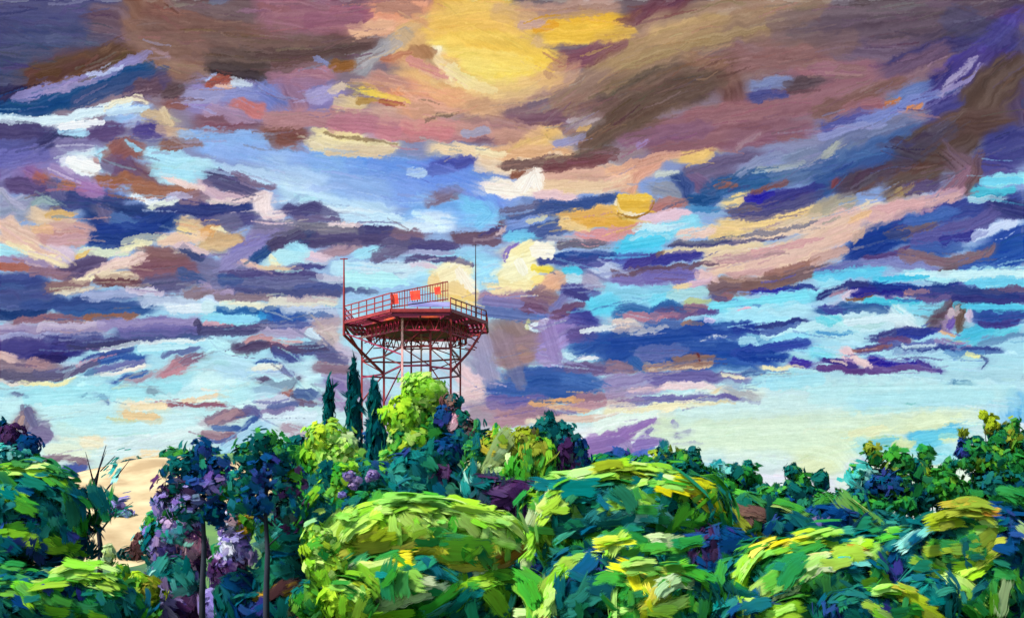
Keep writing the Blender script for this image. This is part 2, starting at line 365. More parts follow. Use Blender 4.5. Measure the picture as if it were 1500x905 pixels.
SKY = """
4b4e78 130 -20,40 170,30;454a72 60 -20,100 70,110;4a5078 60 40,60 150,70;62505c 50 60,110 190,75;5d4438 40 50,115 130,95 200,68;584038 34 40,128 100,112 150,92;6a5866 50 150,30 200,40;2e2a50 22 5,140 28,130
8f88c0 14 25,142 90,125 160,105 215,75;c8d4f4 8 130,110 180,98;a79cc8 10 70,133 140,118;1f4a80 24 0,158 60,155 110,138 160,118 220,98;3a4a7c 22 110,150 170,125 240,105;56486c 26 190,135 250,115;6a4c58 24 205,130 225,128;5c4a50 20 245,135 260,130
d8eefa 14 0,172 60,176 110,170 150,160 190,150;f4ecc8 8 155,158 190,145 210,148;aacdf6 30 180,165 215,160
6e5a5e 40 200,0 320,15 420,30;8a6258 70 215,20 240,50 300,70 380,80;7c5a55 50 230,30 300,50 400,60;8a645c 40 215,70 250,95 290,105;b59aa8 7@.5 225,70 250,85;9a6a78 56 400,20 480,25 560,30;8c5570 22 450,30 540,22;946070 30 480,45 545,40;a07870 20 560,10 610,15;70708a 6 310,3 330,2
6b5350 40 320,60 400,75 470,72 540,60;5a4648 14 380,80 450,78 535,66;4a3a3c 26 315,95 345,105 390,105 430,92;3e3236 20 318,100 370,112;5c4644 10 400,92 460,84;a8788a 24 405,105 450,100 480,110;9c7488 20 400,115 470,120;8a98d0 8 465,85 480,95
e0a080 46 560,20 620,25 640,10;9c9aa4 22 525,98 560,72 600,48;a8a4a8 14 530,90 580,62;8a5a30 14 488,98 510,94;dca88c 20 545,42 580,44;e8b894 18 520,42 570,42
b08a80 26 730,20 800,18 900,8;d8b080 60 600,60 640,40 700,50;e0c060 40 672,8 745,12;f0c860 40 640,40 760,42;f2d468 44 650,75 760,65;f4d460 50 690,90 800,85;f4dc70 40 690,112 760,125;f6dc58 30 740,105 800,95;fbf4d8 16 640,72 645,92 665,108;f8eec0 18 660,115 690,128 730,140;e8ca90 16@.6 660,95 680,110
f0c040 34 795,40 850,32 920,35;eec24c 26 810,50 920,48;e0a030 14 780,45 810,38;c0a0a0 14 765,38 795,32;d8b890 12@.7 785,62 800,66;7a4c5c 26 830,90 870,80 910,66;6e4250 40 930,35 960,25 1000,5;7a4858 30 935,40 985,20;e8b878 20 770,120 815,115;b89070 14 805,108 825,85
e4b07c 30 590,110 640,128 700,145;e0a284 36 590,135 660,150 720,155;c49088 30 545,120 590,130;f0cc58 8 530,130 570,142 600,150;d8c8b0 14 490,130 505,128;e0c898 24 500,150 530,155;b08a50 8 530,148 548,146;9a4a40 8 555,148 585,155;c8a8a0 18 550,165 580,165;c49070 22 590,160 640,170;e6a070 20 575,140 600,165;6a5a50 6@.8 620,175 665,166;784a40 16 600,75 635,78;d08c8c 14 600,90 650,110;b87860 10 560,85 600,78
8880b8 60 300,140 430,145 490,140;7080c0 30 380,130 410,150 420,165;8890c8 18 300,138 380,135;8a6a88 30 425,125 440,160;a8a0d0 22 455,140 490,135;c07878 18 345,150 385,165;a890b0 22 310,160 370,175;c8d4e8 12 340,120 362,124;a05848 12 305,120 335,115;e0b8a8 6 318,127 335,125;b0c4f0 5 300,116 320,110;8a5a5c 20 250,150 275,150;a09cc8 20 275,140 320,138;c8b090 14 215,165 240,170 250,178;e0cca8 10@.7 240,160 250,180;b08088 24 400,175 500,172 600,180
a08070 70 900,80 1000,45 1100,25 1200,20;b89870 40 895,90 1000,50 1060,30;c8a878 20 960,55 1020,35;a89068 14@.7 920,95 1020,62 1120,40;88706c 56 1080,60 1200,40 1300,20;6a5c68 60 1180,30 1350,15 1420,5;5a4c5c 60 1220,60 1350,40 1450,15;4a3f58 44 1360,70 1420,40 1490,10;8a6270 44 1080,85 1180,90 1240,95;93687a 36 1200,105 1290,100 1330,95;6a5a70 30 1220,70 1300,75 1360,70
6f5560 60 700,175 800,150 880,130;8c7078 40 740,160 820,135 900,115;5e4c46 44 900,135 980,112 1040,105;4e3e3c 40 890,160 960,140 1040,125;6a4c48 40 1060,100 1080,150;8a6450 18@.8 1010,85 1060,95;453530 24 890,180 960,160;8f6070 44 980,190 1100,165 1200,140 1290,125;95646c 26 1020,170 1130,158;7c88b4 22 1110,125 1150,118;484c88 12 1105,143 1150,138;5a4a50 24 1160,125 1200,120
4c4060 80 1470,80 1495,160;4a4090 30 1380,110 1440,70 1490,20;3e3868 26 1300,100 1370,75 1420,60;44387c 44 1370,140 1430,100 1480,60;5c4a48 60 1415,175 1460,120 1490,95;6b5048 20 1200,165 1280,130 1320,118;a098c0 8 1375,138 1400,110 1430,85;9088b8 5 1380,135 1420,115 1435,95;6278b0 18 1318,140 1345,130 1360,122;3a3474 18 1365,118 1390,100;c07a50 6 1295,150 1315,145;a06a78 20 1240,160 1290,150;5a5aa0 20 1210,185 1260,165;7888c8 16 1260,180 1310,160 1370,140;d08858 7 1335,160 1352,150;4a4488 30 1370,165 1400,150
5a5c98 40 0,215 80,205;4a4470 26 0,190 70,192;3c3a68 20 60,215 100,190;6a68b0 24 0,235 70,225;e8f4fc 16 90,185 140,180;a8d8f4 10 90,193 130,195;5a4c78 26 140,195 180,190;8078a8 20 90,215 140,210;4a4488 22 210,190 230,190;c8a890 20 240,190 270,195;8a6860 14 240,212 290,210;90b8f0 24 270,200 330,200 400,205
e4f2fc 34 100,235 150,235 170,250;f2fafe 22 100,240 140,250;a8dcf4 20 150,225 160,245;c0a0a0 10 140,235 145,245;8c5c58 24 165,225 190,215 205,225;6c5078 26 165,240 200,250;7c5a68 34 190,250 230,265;9a6450 16 150,265 200,262;a0705c 20 200,275 260,280 290,278;a8e0f4 20 220,225 270,235;b8e8f8 34 240,250 300,255 350,265;98d8f4 8 190,212 205,218
8074b0 40 0,265 50,250 90,235;9a88b8 18 80,250 120,265 150,285;8a68a0 20 40,250 60,260;b06a58 18 55,260 75,270;5a4c78 20 20,270 60,275;a8705c 12 85,270 105,272;6a6a98 18 75,270 90,290;a878b0 18 120,275 150,280;f0d8d0 8 235,255 270,268 300,276;3c4478 30 60,295 110,290 180,295;2c4078 40 140,310 200,320 250,310;223c80 34 150,335 200,335 250,320;4a6aa8 20 170,320 200,328;6a6488 16 150,305 160,320;2a3a78 18 240,300 300,305 370,300
e8f4f8 7 200,287 225,297 262,292;d8e4d8 8 225,302 260,292;b8b8dc 10 245,290 275,285;8a7088 16 270,290 300,285;9098b8 34 0,310 60,300;a8a8c4 10 0,280 30,305;e0c8a8 22 50,315 100,325;d0ac70 10 70,315 105,312;c8a0a0 26 80,335 130,340;e4bc90 12 50,335 75,335;c89a98 22 60,345 120,350;90a8b0 8 45,300 60,290 85,300;e4c49c 18 265,325 300,330;f0d898 10 260,335 290,345;e8c8b0 14 240,350 300,345;d8e0c0 10 180,352 240,345;e0c0b0 20 10,330 50,350
88b4f0 46 300,205 400,220 470,230;80b0f0 44 470,240 560,250 640,260;a8ccf4 50 400,250 460,280;c0e0f8 56 430,275 500,290 560,310;6a9ce8 24 520,245 600,245;90b8f0 40 500,270 600,280;c8eaf8 16 330,245 400,262 450,270;d8ecf8 20 480,310 560,320 600,330;7c5868 30 300,180 370,182;8a5a50 28 395,195 420,205;7a5048 24 400,200 440,195;b87888 26 490,180 600,190;c48088 20 560,195 610,200;f0e4a8 16 470,195 500,200 540,210;e8dcb0 20 460,205 520,218 580,215;d8c4a8 14 480,222 570,222;8a7458 4@.7 475,194 520,203 580,212
d0b0c0 16 300,270 320,285 360,290;54507c 22 310,262 345,270 372,280;7a6a88 8 335,253 395,275;e8d0d0 8 310,292 350,295 385,282;3a4480 30 300,310 370,310;504c80 24 310,325 370,320;6a6c90 26 320,330 340,325;f4e0e0 20 385,295 390,315 415,315;7a7498 22 380,335 430,335;8a84b0 16 370,345 420,340;787488 20 440,335 530,335;4a4a78 18 425,308 460,305 495,315;6a6088 8 440,318 500,322;5c5878 16 400,350 440,340;f0dce0 5 480,328 520,328 540,323;4a4878 20 530,335 570,340;5a5480 16 460,350 560,350 600,345;3c4070 16 430,355 460,345;7a6478 16 580,345 620,345;e0a868 14 300,340 320,335;f4eac0 6 310,335 330,338;b08868 16 310,350 350,350;c0e4fa 14 500,318 590,322
b07a80 24 600,195 720,190;d08088 26 600,185 660,190;7a5868 34 700,190 800,185 850,178;98a0c0 10 685,195 715,190;b08078 22 735,200 760,200;ecc080 30 765,215 800,200 825,215;e4b488 26 720,225 830,225;f0d8b0 16 640,215 700,225 730,235;f4e4b8 10 700,222 735,225;ecd4b8 18 700,240 740,245 820,232;9a98c4 12 820,210 860,200;c8c4d8 16 840,180 880,182;d8b070 8 845,190 865,187;5a4640 24 860,210 900,195;6a5050 14 740,240 820,235 900,220;8a5848 10 750,255 780,252;784850 14 800,245 860,238 900,232
5a80d8 40 620,250 700,255;6c98e8 50 600,275 680,275 730,290;80b4f0 44 620,310 700,310;4a54a8 18 625,248 690,235;7c6c88 16 630,295 670,280;b8d8f4 14 600,252 620,252;d0e8fc 30 620,325 660,325;7cc8f4 20 690,300 720,310 700,325;f8ecdc 18 722,272 800,282;fbf0e4 16 712,275 760,280;fcf4e8 12 755,275 781,252 790,275;dcb098 28 805,262 860,255 900,255;e4c4a4 16 795,272 860,275 900,270;e4c4cc 12 790,285 840,288;3c5490 14 790,302 840,300 900,290;4a5a90 16 745,318 800,308 830,310;6a6c90 12 740,310 790,300;7898d8 12 740,330 800,318;e0e0b8 5 775,325 800,315;4a6098 22 780,340 830,330;5a7cb8 16 740,335 770,340
e8b868 24 830,320 900,310;f0d090 12 825,325 860,335;e4ae50 16 860,325 900,325;d898a0 14 850,345 900,345;6a5468 10 665,345 720,340 735,328;4a4480 6 700,345 735,332;d8c0c8 5 690,352 720,347 738,330;78ccf0 14 745,345 780,345;a8b0c0 8 805,348 850,350;6c6880 12 820,358 880,355
5a463c 26 900,195 960,185;8a5a68 40 960,205 1050,200 1120,190;7c5078 24 920,208 990,195 1040,185;84586c 36 1080,200 1180,185;9a7888 6 1080,215 1110,195;a088c0 7 930,215 945,205;a0a0a8 18 905,230 930,220;d8a890 14 900,250 930,240 990,225;ecc478 15 1000,229 1030,229 1050,222;dca48c 22 920,275 930,255 960,238;e8b894 16 895,250 925,247;e8c0a0 20 900,270 912,265;c8d0cc 10 965,255 985,250;8c94a8 20 965,275 985,280;6a5c80 36 1010,260 1060,245 1110,230;3c5088 22 990,260 1010,290;705c80 24 1020,265 1040,280;2a5890 26 1040,278 1080,265 1130,255;3a6498 30 1080,270 1140,265;5c74a0 26 1140,260 1200,245;8890b8 16 1085,250 1120,232 1145,226;9aa8b0 8 1110,250 1180,238;7888a8 20 1160,235 1200,225;1e4a80 16 1015,295 1050,290;8a5c58 8 1050,272 1075,270;4c88c0 10 1010,305 1050,305
e0b048 16 895,320 925,325;e8b840 22 912,300 945,300;f0c850 6 908,288 955,290;f4e8d0 4 902,295 910,310 940,314;a07830 3 905,314 940,318 952,305;b07870 16 960,305 1000,295;e0c4d0 14 945,322 1000,312;d89a98 14 900,340 940,330;8cdcf0 22 950,340 1020,325;60c8ec 24 910,355 980,345;c8ecf8 10 930,335 1000,330;ecd090 20 1060,330 1120,325 1200,305;e8c890 16 1040,340 1080,340;e8d0c0 12 1000,345 1040,335;504c80 24 1075,310 1120,305 1200,285;f0d898 16 1065,298 1095,287;7a5860 8 1100,282 1150,265;3c3c84 18 1115,295 1200,272;2c28a0 12 1095,290 1130,285;6c6070 8 1070,310 1110,305;d8c0a8 12 1140,330 1200,315;e8ccb8 14 1080,352 1200,330;6a6c80 6 990,358 1060,350 1150,335 1200,322
6a78a0 34 1200,230 1260,200 1330,180;8890c0 10 1205,200 1240,190 1290,180;44609c 36 1210,250 1300,215 1350,190;34548c 34 1200,275 1280,245 1320,225;a0a8a8 10 1205,225 1230,210;7a4450 9 1220,270 1228,262;5a4440 50 1340,220 1400,190 1470,180;52403c 40 1330,225 1380,235 1420,210;5c4440 28 1240,272 1300,252 1360,240;604a4c 34 1310,278 1370,255;6a5460 34 1400,235 1420,260 1380,285;8a6a80 24 1390,280 1420,250;6a5058 20 1435,230 1422,280;5c5078 14 1330,275 1370,270;3c3c80 50 1460,220 1490,210;4a4888 30 1445,240 1475,245
90dcf0 18 1450,265 1500,262;50c4dc 12 1430,282 1480,280;b0dcec 10 1425,292 1470,290;a8a090 22 1195,308 1250,290;a08868 10 1310,285 1340,270;dcb8b4 20 1195,328 1260,310;c898b0 24 1280,312 1340,302 1410,280;d8a8b0 14 1290,305 1350,297;e0d4c0 10 1262,302 1285,295;e4c0b0 26 1190,350 1260,320;ecc090 12 1245,325 1275,310;e8c4ac 18 1190,362 1250,340;c8a898 10 1250,350 1262,335;1c4090 44 1275,350 1310,338 1350,325;2c3c88 28 1320,322 1400,308 1490,290;3a4078 26 1460,300 1500,310;4468b0 16 1340,322 1400,310;5a5898 22 1340,345 1420,330 1460,310;6a5c68 10 1300,347 1340,338 1370,328;24489c 28 1460,352 1500,335;2c2c84 14 1380,352 1440,340;c8dcf8 12 1430,345 1455,332 1485,326
a8e0f0 14 0,365 40,372;e8c4b0 18 10,345 50,365 80,380;f0e0b8 8 15,355 60,375 100,388;d8c4d8 20 80,365 110,378;c8a0a8 12 80,350 130,350;223c84 22 140,350 190,350 230,342;d8e4cc 10 120,368 180,370;f0ecc0 10 180,362 220,355;e0b868 6 115,375 135,368;5c5078 24 100,398 150,382;a08cb0 16 0,378 50,385 90,400;a86a60 10 0,390 40,393;8a6a80 14 50,395 100,402;ecd8c0 12 120,410 150,395 200,380;e8ccc8 12 150,390 210,375;f0e8c0 8 112,413 140,405;7a5464 26 200,395 280,392;805c60 28 220,375 270,380;6a4850 14 150,410 200,412;3c4878 12 265,365 295,380;e8d4b8 10 150,400 195,405;dcc0c8 10 260,358 300,370
3c4a88 34 0,420 60,415;44508c 30 0,440 80,435;8a6c70 14 70,420 130,415;e0d8c0 6 80,428 140,422;5c5880 24 210,420 280,410;4a5c90 14 260,400 300,410;8a7884 14 280,430 310,425;a8b8dc 12 120,435 200,430;e0d4e8 10 190,425 240,430;304c8c 18 40,452 120,445 170,450;2c5490 18 100,455 220,450;c0d4ec 14 210,440 280,440;d8ecf8 14 250,450 310,450;1f3c70 10 0,460 60,458;b0a0c0 20 0,485 80,483 150,480;8c6878 10 20,470 90,465 120,468;946858 8 120,466 200,460;c8bcd4 10 60,478 150,475;9c90c0 14 150,475 290,472;6c68a8 14 180,485 290,482;a8b0d8 6 0,492 90,490;4a4a88 20 0,507 70,500;303078 18 50,515 100,510;4c5898 16 70,500 150,495;3c4478 14 110,505 200,500;44588c 16 180,492 300,488;404068 8 105,508 160,502 200,498;383858 8 285,472 295,485;d8ecf0 6 150,510 200,503 300,498;a0e0f0 14 200,512 270,508
6c6c98 40 300,400 400,415 480,415;d8b890 20 300,358 340,350;8078b8 24 345,365 390,350;9088c0 20 330,385 380,360;b8ecf4 30 400,380 450,375;2c4c88 12 372,382 395,365;4c4468 14 400,360 440,345;f0ecc8 10 400,378 405,385;a8e4f8 14 430,360 445,370;e0c8d8 12 450,375 480,378;a88c9c 16 480,370 520,358;4c4870 16 460,352 560,350;5c5c80 14 560,358 610,355;a0dcf4 16 530,372 560,365;6c6488 14 550,375 590,365;e4c0b0 8 355,385 380,392;dcc8a8 8 380,390 440,395;4a4c88 6 430,393 470,390;b8e4f4 24 500,395 600,400;b4f0f8 30 510,410 600,415;504c80 14 340,405 420,402 470,405;6a6c9c 14 320,415 400,412 460,410;3c5490 14 330,412 350,410;4c5890 14 420,428 500,420 540,425;505484 12 350,425 440,430 500,430;c0c8dc 10 470,405 500,410;54648c 8 505,422 550,428;a898b8 16 300,420 350,435;8c7888 10 320,435 400,435
e8ecd4 12 330,445 400,450;dcdccc 12 400,442 490,442;c4b4b8 10 420,437 490,437;c8ecf4 12 300,448 350,450;90dcf4 18 300,465 380,468;2c60a4 10 322,455 360,455 400,460;2850a0 14 395,455 420,465;40a0dc 10 380,462 400,466;bccce4 14 420,455 490,455;3058a4 14 400,468 440,465;4060a4 10 440,460 480,462;a8b0d0 16 450,462 490,465;d0a0b0 6 300,475 340,478;4c4c78 14 300,485 360,482 400,475;a8a0c0 16 390,485 450,485;5864a0 10 400,475 450,473;b8a0a8 26 460,480 490,470;c8b8b8 24 475,490 495,510;c8e4f4 12 455,485 470,495;b8ecf4 20 320,505 340,515;504868 16 345,510 390,505;c09098 8 360,500 380,493 400,500;684c6c 12 400,505 440,508;d8b4b4 6 400,500 440,500;485088 16 430,510 490,512;c0e8f4 40 600,480 640,520;a8dcf4 40 520,500 600,500
9cd8f4 60 640,400 720,395;b0e4f8 30 600,390 650,385;585480 10 600,352 670,360;4c4c80 10 600,362 660,362;a0a8d0 6 600,370 660,370;545080 8 600,380 660,380 690,387;d8c8d8 6 600,388 640,390;6c5870 14 670,350 730,350;f0d898 30 640,412 680,420;f0d080 24 660,432 690,438;f8ecc0 24 655,402 675,392;fbf4dc 14 670,395 690,425;f4e8b0 24 745,405 780,410;faf0b8 36 757,375 775,367;faf4cc 40 752,395 770,390;fdf8e4 22 790,365 800,365;f0dc50 10 780,392 805,395;f8e890 14 770,415 790,410;f8e0b0 14 720,422 770,420;8878c0 4 740,380 748,362 762,354;ecb890 24 805,415 820,410;a8849c 18 710,435 760,437;7c88b8 18 710,447 770,455;5c74a8 18 712,454 780,465;7c6078 26 775,440 795,445;8c7078 18 790,430 815,435;6c5070 16 770,452 800,457
7c7cac 40 830,400 880,420;c0d0ec 20 880,390 900,400;2c4c94 8 800,375 900,372;3c4890 8 790,382 880,378;54589c 6 850,388 900,382;50c8e8 12 825,395 850,395;b8dcec 12 830,405 850,408;4c4c90 18 832,425 870,425;3c3c80 10 835,430 860,435;a8a4c0 16 860,410 880,420;60d0f0 26 870,447 900,440;7878b0 10 810,450 830,435;6a4c70 14 815,460 850,445;3c4090 20 845,465 870,470;e0ecf4 8 860,485 900,475;c0e0f0 12 780,480 800,475;e4ecf4 8 775,478 805,470;5c80c4 8 785,465 805,460;8c7880 50 730,500 770,490;917c7c 44 740,490 760,520;a09cb4 30 700,495 705,525;9080b8 30 810,480 840,467;8c78b4 30 800,500 820,490;a898d0 20 800,510 830,500;645494 20 840,490 860,490;2c54a4 28 855,507 900,492;c8cc90 4@.8 772,480 780,465
8cd4ec 34 890,430 980,435;58c4ec 26 910,365 960,360;9cdcf0 14 930,352 980,345;5060b0 18 905,380 935,380;443c8c 12 915,390 960,377;ecd8b0 18 1040,370 1110,360;e4ccb4 22 1040,380 1150,365 1210,352;dcd0b0 8 975,370 1040,362;7c6460 8 962,375 975,370;3c3c90 12 960,382 1020,372;4c4c78 5 985,360 1030,358 1100,352 1150,345;d0a0a8 10 1100,370 1200,350;b48c98 10 1050,382 1150,370;e8c8b0 22 1050,395 1150,385 1210,370;c8a0a4 8 1070,402 1130,395;987068 10 1120,402 1200,380;7c74b4 14 900,408 1000,408;6c5468 8 900,400 1000,390 1050,385;604c68 8 930,395 980,392;6c68b0 14 950,403 1020,400;e4c0c4 12 1020,400 1050,410;d0b0c8 10 1010,415 1040,410;e8d4a8 8 990,420 1010,416;64607c 16 1150,405 1210,393;987c70 16 1040,418 1120,410;806464 16 1100,415 1160,405 1200,395;6c5868 18 1040,425 1090,422;7c5c5c 14 1090,420 1150,412
78d8f0 16 960,440 990,430;a8d8e0 14 985,430 1030,428;b8c898 6 1005,442 1035,440;7cdcf4 24 1040,452 1100,447 1190,432;b0e4f4 26 1080,457 1180,452;a0e0f4 22 1050,470 1150,467;8c6470 10 1045,438 1070,435;5c5c88 8 1040,435 1060,440;3434a0 5 1100,427 1170,423;344890 6 1150,422 1190,420;e8b8d0 4 1085,452 1095,452;60a0d0 6 1065,443 1110,446;3c6cac 16 905,455 925,452 950,460;3060a0 14 955,458 985,448 1000,455;6c5080 14 970,458 1040,455;b08094 10 922,460 950,465 990,458;9c7890 10 1005,450 1035,450;50488c 8 1025,458 1050,455;d8ccf0 6 1035,470 1050,468;4c68a8 14 945,477 1000,472;e0ccc0 16 900,475 930,478;c4c8d0 8 930,485 980,478;9c7c74 5 1000,473 1030,475;90dcf4 18 1090,500 1150,490 1200,485;c0ecf8 14 1120,487 1200,475;244c9c 34 900,500 960,497 1050,485;2448a0 24 1020,482 1080,480 1100,477;284098 14 1080,478 1130,480 1170,473;384080 6 1110,478 1180,468;3058a8 30 1000,510 1060,507 1090,514;b0e8f8 12 1085,498 1110,500;f0f4f8 3 1025,495 1065,492;6c78b0 20 940,517 1000,512;3048a4 14 1080,517 1150,507 1180,500
c8a4a0 14 1195,380 1240,365;1c3f8c 40 1255,367 1300,352;2050a0 46 1440,382 1500,365;5a4880 8 1270,378 1310,372 1330,360;54589c 20 1340,352 1420,345;3c58a4 16 1340,365 1400,362;3058ac 18 1400,395 1460,392;7c6470 14 1320,372 1370,380 1400,382 1440,370 1453,360;8088c4 16 1230,392 1300,384 1370,394;646cb0 10 1200,398 1260,388;6c5a68 10 1380,398 1400,388;a8e4f4 16 1330,402 1400,404 1500,395;60c8ec 14 1200,405 1290,397;c4eef4 12 1400,405 1500,400;58c8ec 10 1280,410 1350,405;70d0f0 14 1420,415 1500,412;9ce0f4 16 1200,415 1230,410
303878 10 1200,432 1240,418 1280,420;2c2c90 14 1255,427 1330,424;243c88 12 1280,417 1340,424 1400,417;4c5098 12 1350,425 1420,422;b08088 7 1325,430 1360,424;a08098 7 1220,428 1240,422;d8c8dc 6 1232,436 1252,425;806050 4 1240,438 1280,433;3c4080 16 1350,434 1450,432 1500,432;34387c 14 1400,440 1500,438;645880 10 1440,425 1500,422;6a5c90 8 1345,438 1390,436;48c4e0 8 1270,440 1350,442;7cd4ec 18 1310,452 1380,452;50c4dc 10 1400,450 1500,450;2c5898 16 1230,450 1300,452;345c9c 10 1200,452 1240,457;44489c 10 1210,448 1230,460;c4e8f4 34 1230,475 1300,467 1350,472;d8f0f4 26 1310,457 1340,480;b4e4f0 20 1195,482 1260,492;4c98cc 5 1200,487 1248,488;70d4e8 14 1200,468 1225,470;5c4858 24 1375,470 1385,455 1400,450;64504c 14 1405,455 1408,480;a898c0 16 1380,475 1395,465;d0c0cc 12 1390,458 1400,455;6c58b0 10 1388,478 1396,468;d8b498 5 1378,487 1402,490;60c8e4 16 1430,497 1490,482;48bcdc 18 1415,490 1450,482;2c4c98 18 1435,462 1500,460;403c84 10 1440,475 1490,470;c8bcd4 10 1420,455 1423,468;6894c0 8 1440,500 1500,487
3c4080 12 1280,495 1320,487 1370,482;283898 12 1320,490 1370,485;6c5080 12 1290,500 1330,497;4c4c88 10 1260,512 1310,504;5c6cac 8 1300,506 1400,501;9c8cb8 6 1370,500 1420,506;d0f0f4 8 1320,508 1370,505;34448c 8 1310,514 1390,510 1460,511;8c5c58 6 1250,514 1300,507;80d8f0 20 1190,515 1215,520
a8e4f0 70 -20,590 200,575 300,560;b8eaf0 60 -20,620 180,610 300,600;c8f0ec 50 -20,650 200,640 300,630;d8f0d8 30 90,630 140,650;e8f0d0 24 80,660 120,665;f0e8c0 14 120,645 150,647;d0ecf4 30 160,655 260,650;e0f4f4 40@.8 220,620 290,620;303078 26 20,512 110,512;2c2860 12 60,525 90,522;907c8c 22 0,534 80,537;dcc0b8 14 0,520 20,525;a88890 10 40,530 70,533;5c5878 14 0,550 60,552 120,540;605c84 12 60,548 120,538 150,525;f0ecb8 5 30,562 80,563 110,552;e0dcd0 5 0,558 40,563;3c5498 8 120,530 150,518 190,512;c890a8 5 110,535 140,525 165,520;3458a0 9 145,530 180,520 210,522;6c74ac 10 140,545 170,535 210,528;e8e8e8 5 150,550 210,535;f4f0e0 4 170,545 212,533;4464a8 6 165,560 190,552 215,543;a898ac 7 185,562 215,552 222,546;d8d8b0 3 165,570 190,565;5c84b0 8 130,548 140,545;90a8c8 6 140,578 160,583;5c78a4 7 145,578 158,590;7088a8 5 18,575 40,582;4c6890 4 118,577 127,577;5c4860 8 223,570 228,572
f0c890 14 182,607 235,612;f4dcb0 20 190,598 240,595;fae8c8 8 195,593 245,593;e8d080 4 155,612 200,616;b08090 14 240,548 260,535 285,525;c890a0 8 240,550 270,540;7c6480 12 270,528 295,520;6478a8 8 245,518 290,510;f0d0a8 6 265,586 300,582 330,580;8c4c58 6 250,590 300,592 325,592;7c7088 20 32,620 40,605;68688c 14 40,600 48,620;b09088 9 25,625 33,608;7c7498 26 50,630 65,632;6c6090 14 40,645 70,640;7c6878 10 70,672 100,672 125,680;4458a0 10 100,688 125,685;f0d0a0 20 185,685 220,672 250,665;e8b878 12 190,688 250,675;d8a080 8 203,678 212,674;f8e4b8 6 210,662 250,660;f0e4d0 60 120,720 260,720
d0f0f4 56 310,565 440,560;b8e4f4 30 330,540 400,550;c4e8f8 30 430,540 480,540;504c70 10 400,512 480,510;445090 12 405,515 430,525;6c78a8 10 410,535 425,550;3c60a0 4 375,530 402,528;e8f0e0 8 370,540 410,535;8c7488 18 470,537 510,540;5c5c88 14 470,520 500,525;c0b4cc 20 500,515 515,520;c4d0e4 20 380,585 430,580;5c5474 10 385,558 420,565 435,555;8c98b8 8 370,570 410,570;a06c68 10 415,572 430,575;545878 8 430,575 435,585;50689c 14 440,577 460,580;6c5c78 8 440,590 465,592;d4ecf4 24 390,612 460,607;5c6ca0 8 395,598 435,592;8c80a8 6 385,602 430,598;7c70a8 26 490,560 510,565;a090b8 22 480,580 500,595;a8d8f0 24 330,655 390,622;846c84 14 310,615 340,605 360,600;b09098 8 310,615 345,600;5c5c90 12 360,600 380,610;3c5c9c 8 315,625 350,625 380,610;8c6880 14 300,640 340,638;a08490 12 300,635 330,640;4c68a8 5 300,650 340,640;c8e8f4 30 430,640 470,620;c8c0d4 22 430,645 470,655;b0a0b0 14 420,625 470,640;d8d0dc 40 430,690 450,670;a8e0f0 20 310,670 350,660;f8f0d0 7 332,670 334,672;f0f0f4 50 430,720 470,740;b8ccec 30 300,700 380,700
b8b0c0 44 690,540 720,565;e8ccd0 24 680,550 695,560;9c9cbc 30 700,530 720,545;e4c8c8 24 680,578 705,572;8c7480 40 740,515 770,510;9c7c7c 24 745,525 775,520;9c8cc4 24 795,515 820,520;b0a0d0 12 800,530 815,533;30549c 40 760,557 830,552;2c509c 38 780,567 870,565;3c60a4 24 720,572 780,577;4068ac 20 830,550 880,560;6c5c88 16 830,538 900,542;c0e4f0 8 835,520 845,525;e8f0f4 5 850,525 880,524;7068a0 20 720,588 800,587;a894a4 34 690,605 760,605;b08c98 26 730,612 780,607;987c90 16 760,602 820,607;94748c 14 850,583 910,582;b890a0 10 840,595 900,590;d8a878 8 780,592 820,585 855,585;e0b898 8 800,595 860,600;8880a8 6 800,599 840,604;d8c0b0 8 790,612 860,612 900,605;e8dcc8 5 770,617 820,614;e4f0f4 40 850,645 900,635
d8ecdc 50 900,620 1000,605 1200,590;d8ecc8 60 980,637 1200,632 1260,640;e4f4ec 24 880,618 960,605;c8e8ec 24 1000,605 1200,587;d4e8ec 40 1020,675 1240,685;e4ecf4 40 1060,710 1260,715;c4e4f0 30 980,665 1050,672;24489c 36 895,520 960,515 1020,525;2c54a4 40 1000,525 1080,520 1130,527;1c3c94 14 1090,520 1150,522;5c68a8 14 940,518 990,515;8c7488 14 895,535 930,540;3460a4 14 930,530 945,540;8c6c68 6 990,525 1040,522;a8887c 10 950,537 1000,534 1040,531;d8c0a8 3 955,539 1045,534;6a2c28 4 1018,518 1020,528;6c64a0 18 960,552 1060,550 1090,555;9088b4 18 895,562 950,552;a494b8 14 895,577 960,567;ecd4dc 10 975,566 1010,564 1040,564;e4c8cc 7 920,573 970,568;e8dcb8 5 1040,570 1060,568;f4ecc8 6 1060,549 1088,555;7470a8 10 930,585 1000,583 1060,580;645ca0 6 1000,588 1060,580 1110,586;9484ac 8 895,587 940,583;d0c8c0 10 895,593 930,591;ece8c0 7 890,602 1000,593 1040,589;e8cc98 4 1020,589 1080,588;a8e0f0 22 1110,557 1200,552;c8ecf4 30 1130,567 1200,570;c4e4ec 30 1130,592 1250,582;b0b4b8 10 1070,572 1110,582;3c2ca0 12 1165,530 1185,532;f0ecc0 4 1120,537 1140,541 1170,536;4c70a8 8 1090,548 1120,544
d8f4f8 20 940,675 970,650;9478b4 22 868,650 900,645 920,655;8c70ac 18 868,665 900,660;9480b8 10 868,677 880,665;8c70b0 12 905,640 930,625 960,615;8878b4 18 895,660 925,665;4464c0 14 930,670 955,655;8c78b8 14 930,650 968,645;7c6cac 8 950,633 960,628;8078ac 10 993,638 1008,630;8c84b8 4 990,650 1030,647;e0ecf4 8 912,652 925,648;7c74b0 4 985,615 987,625
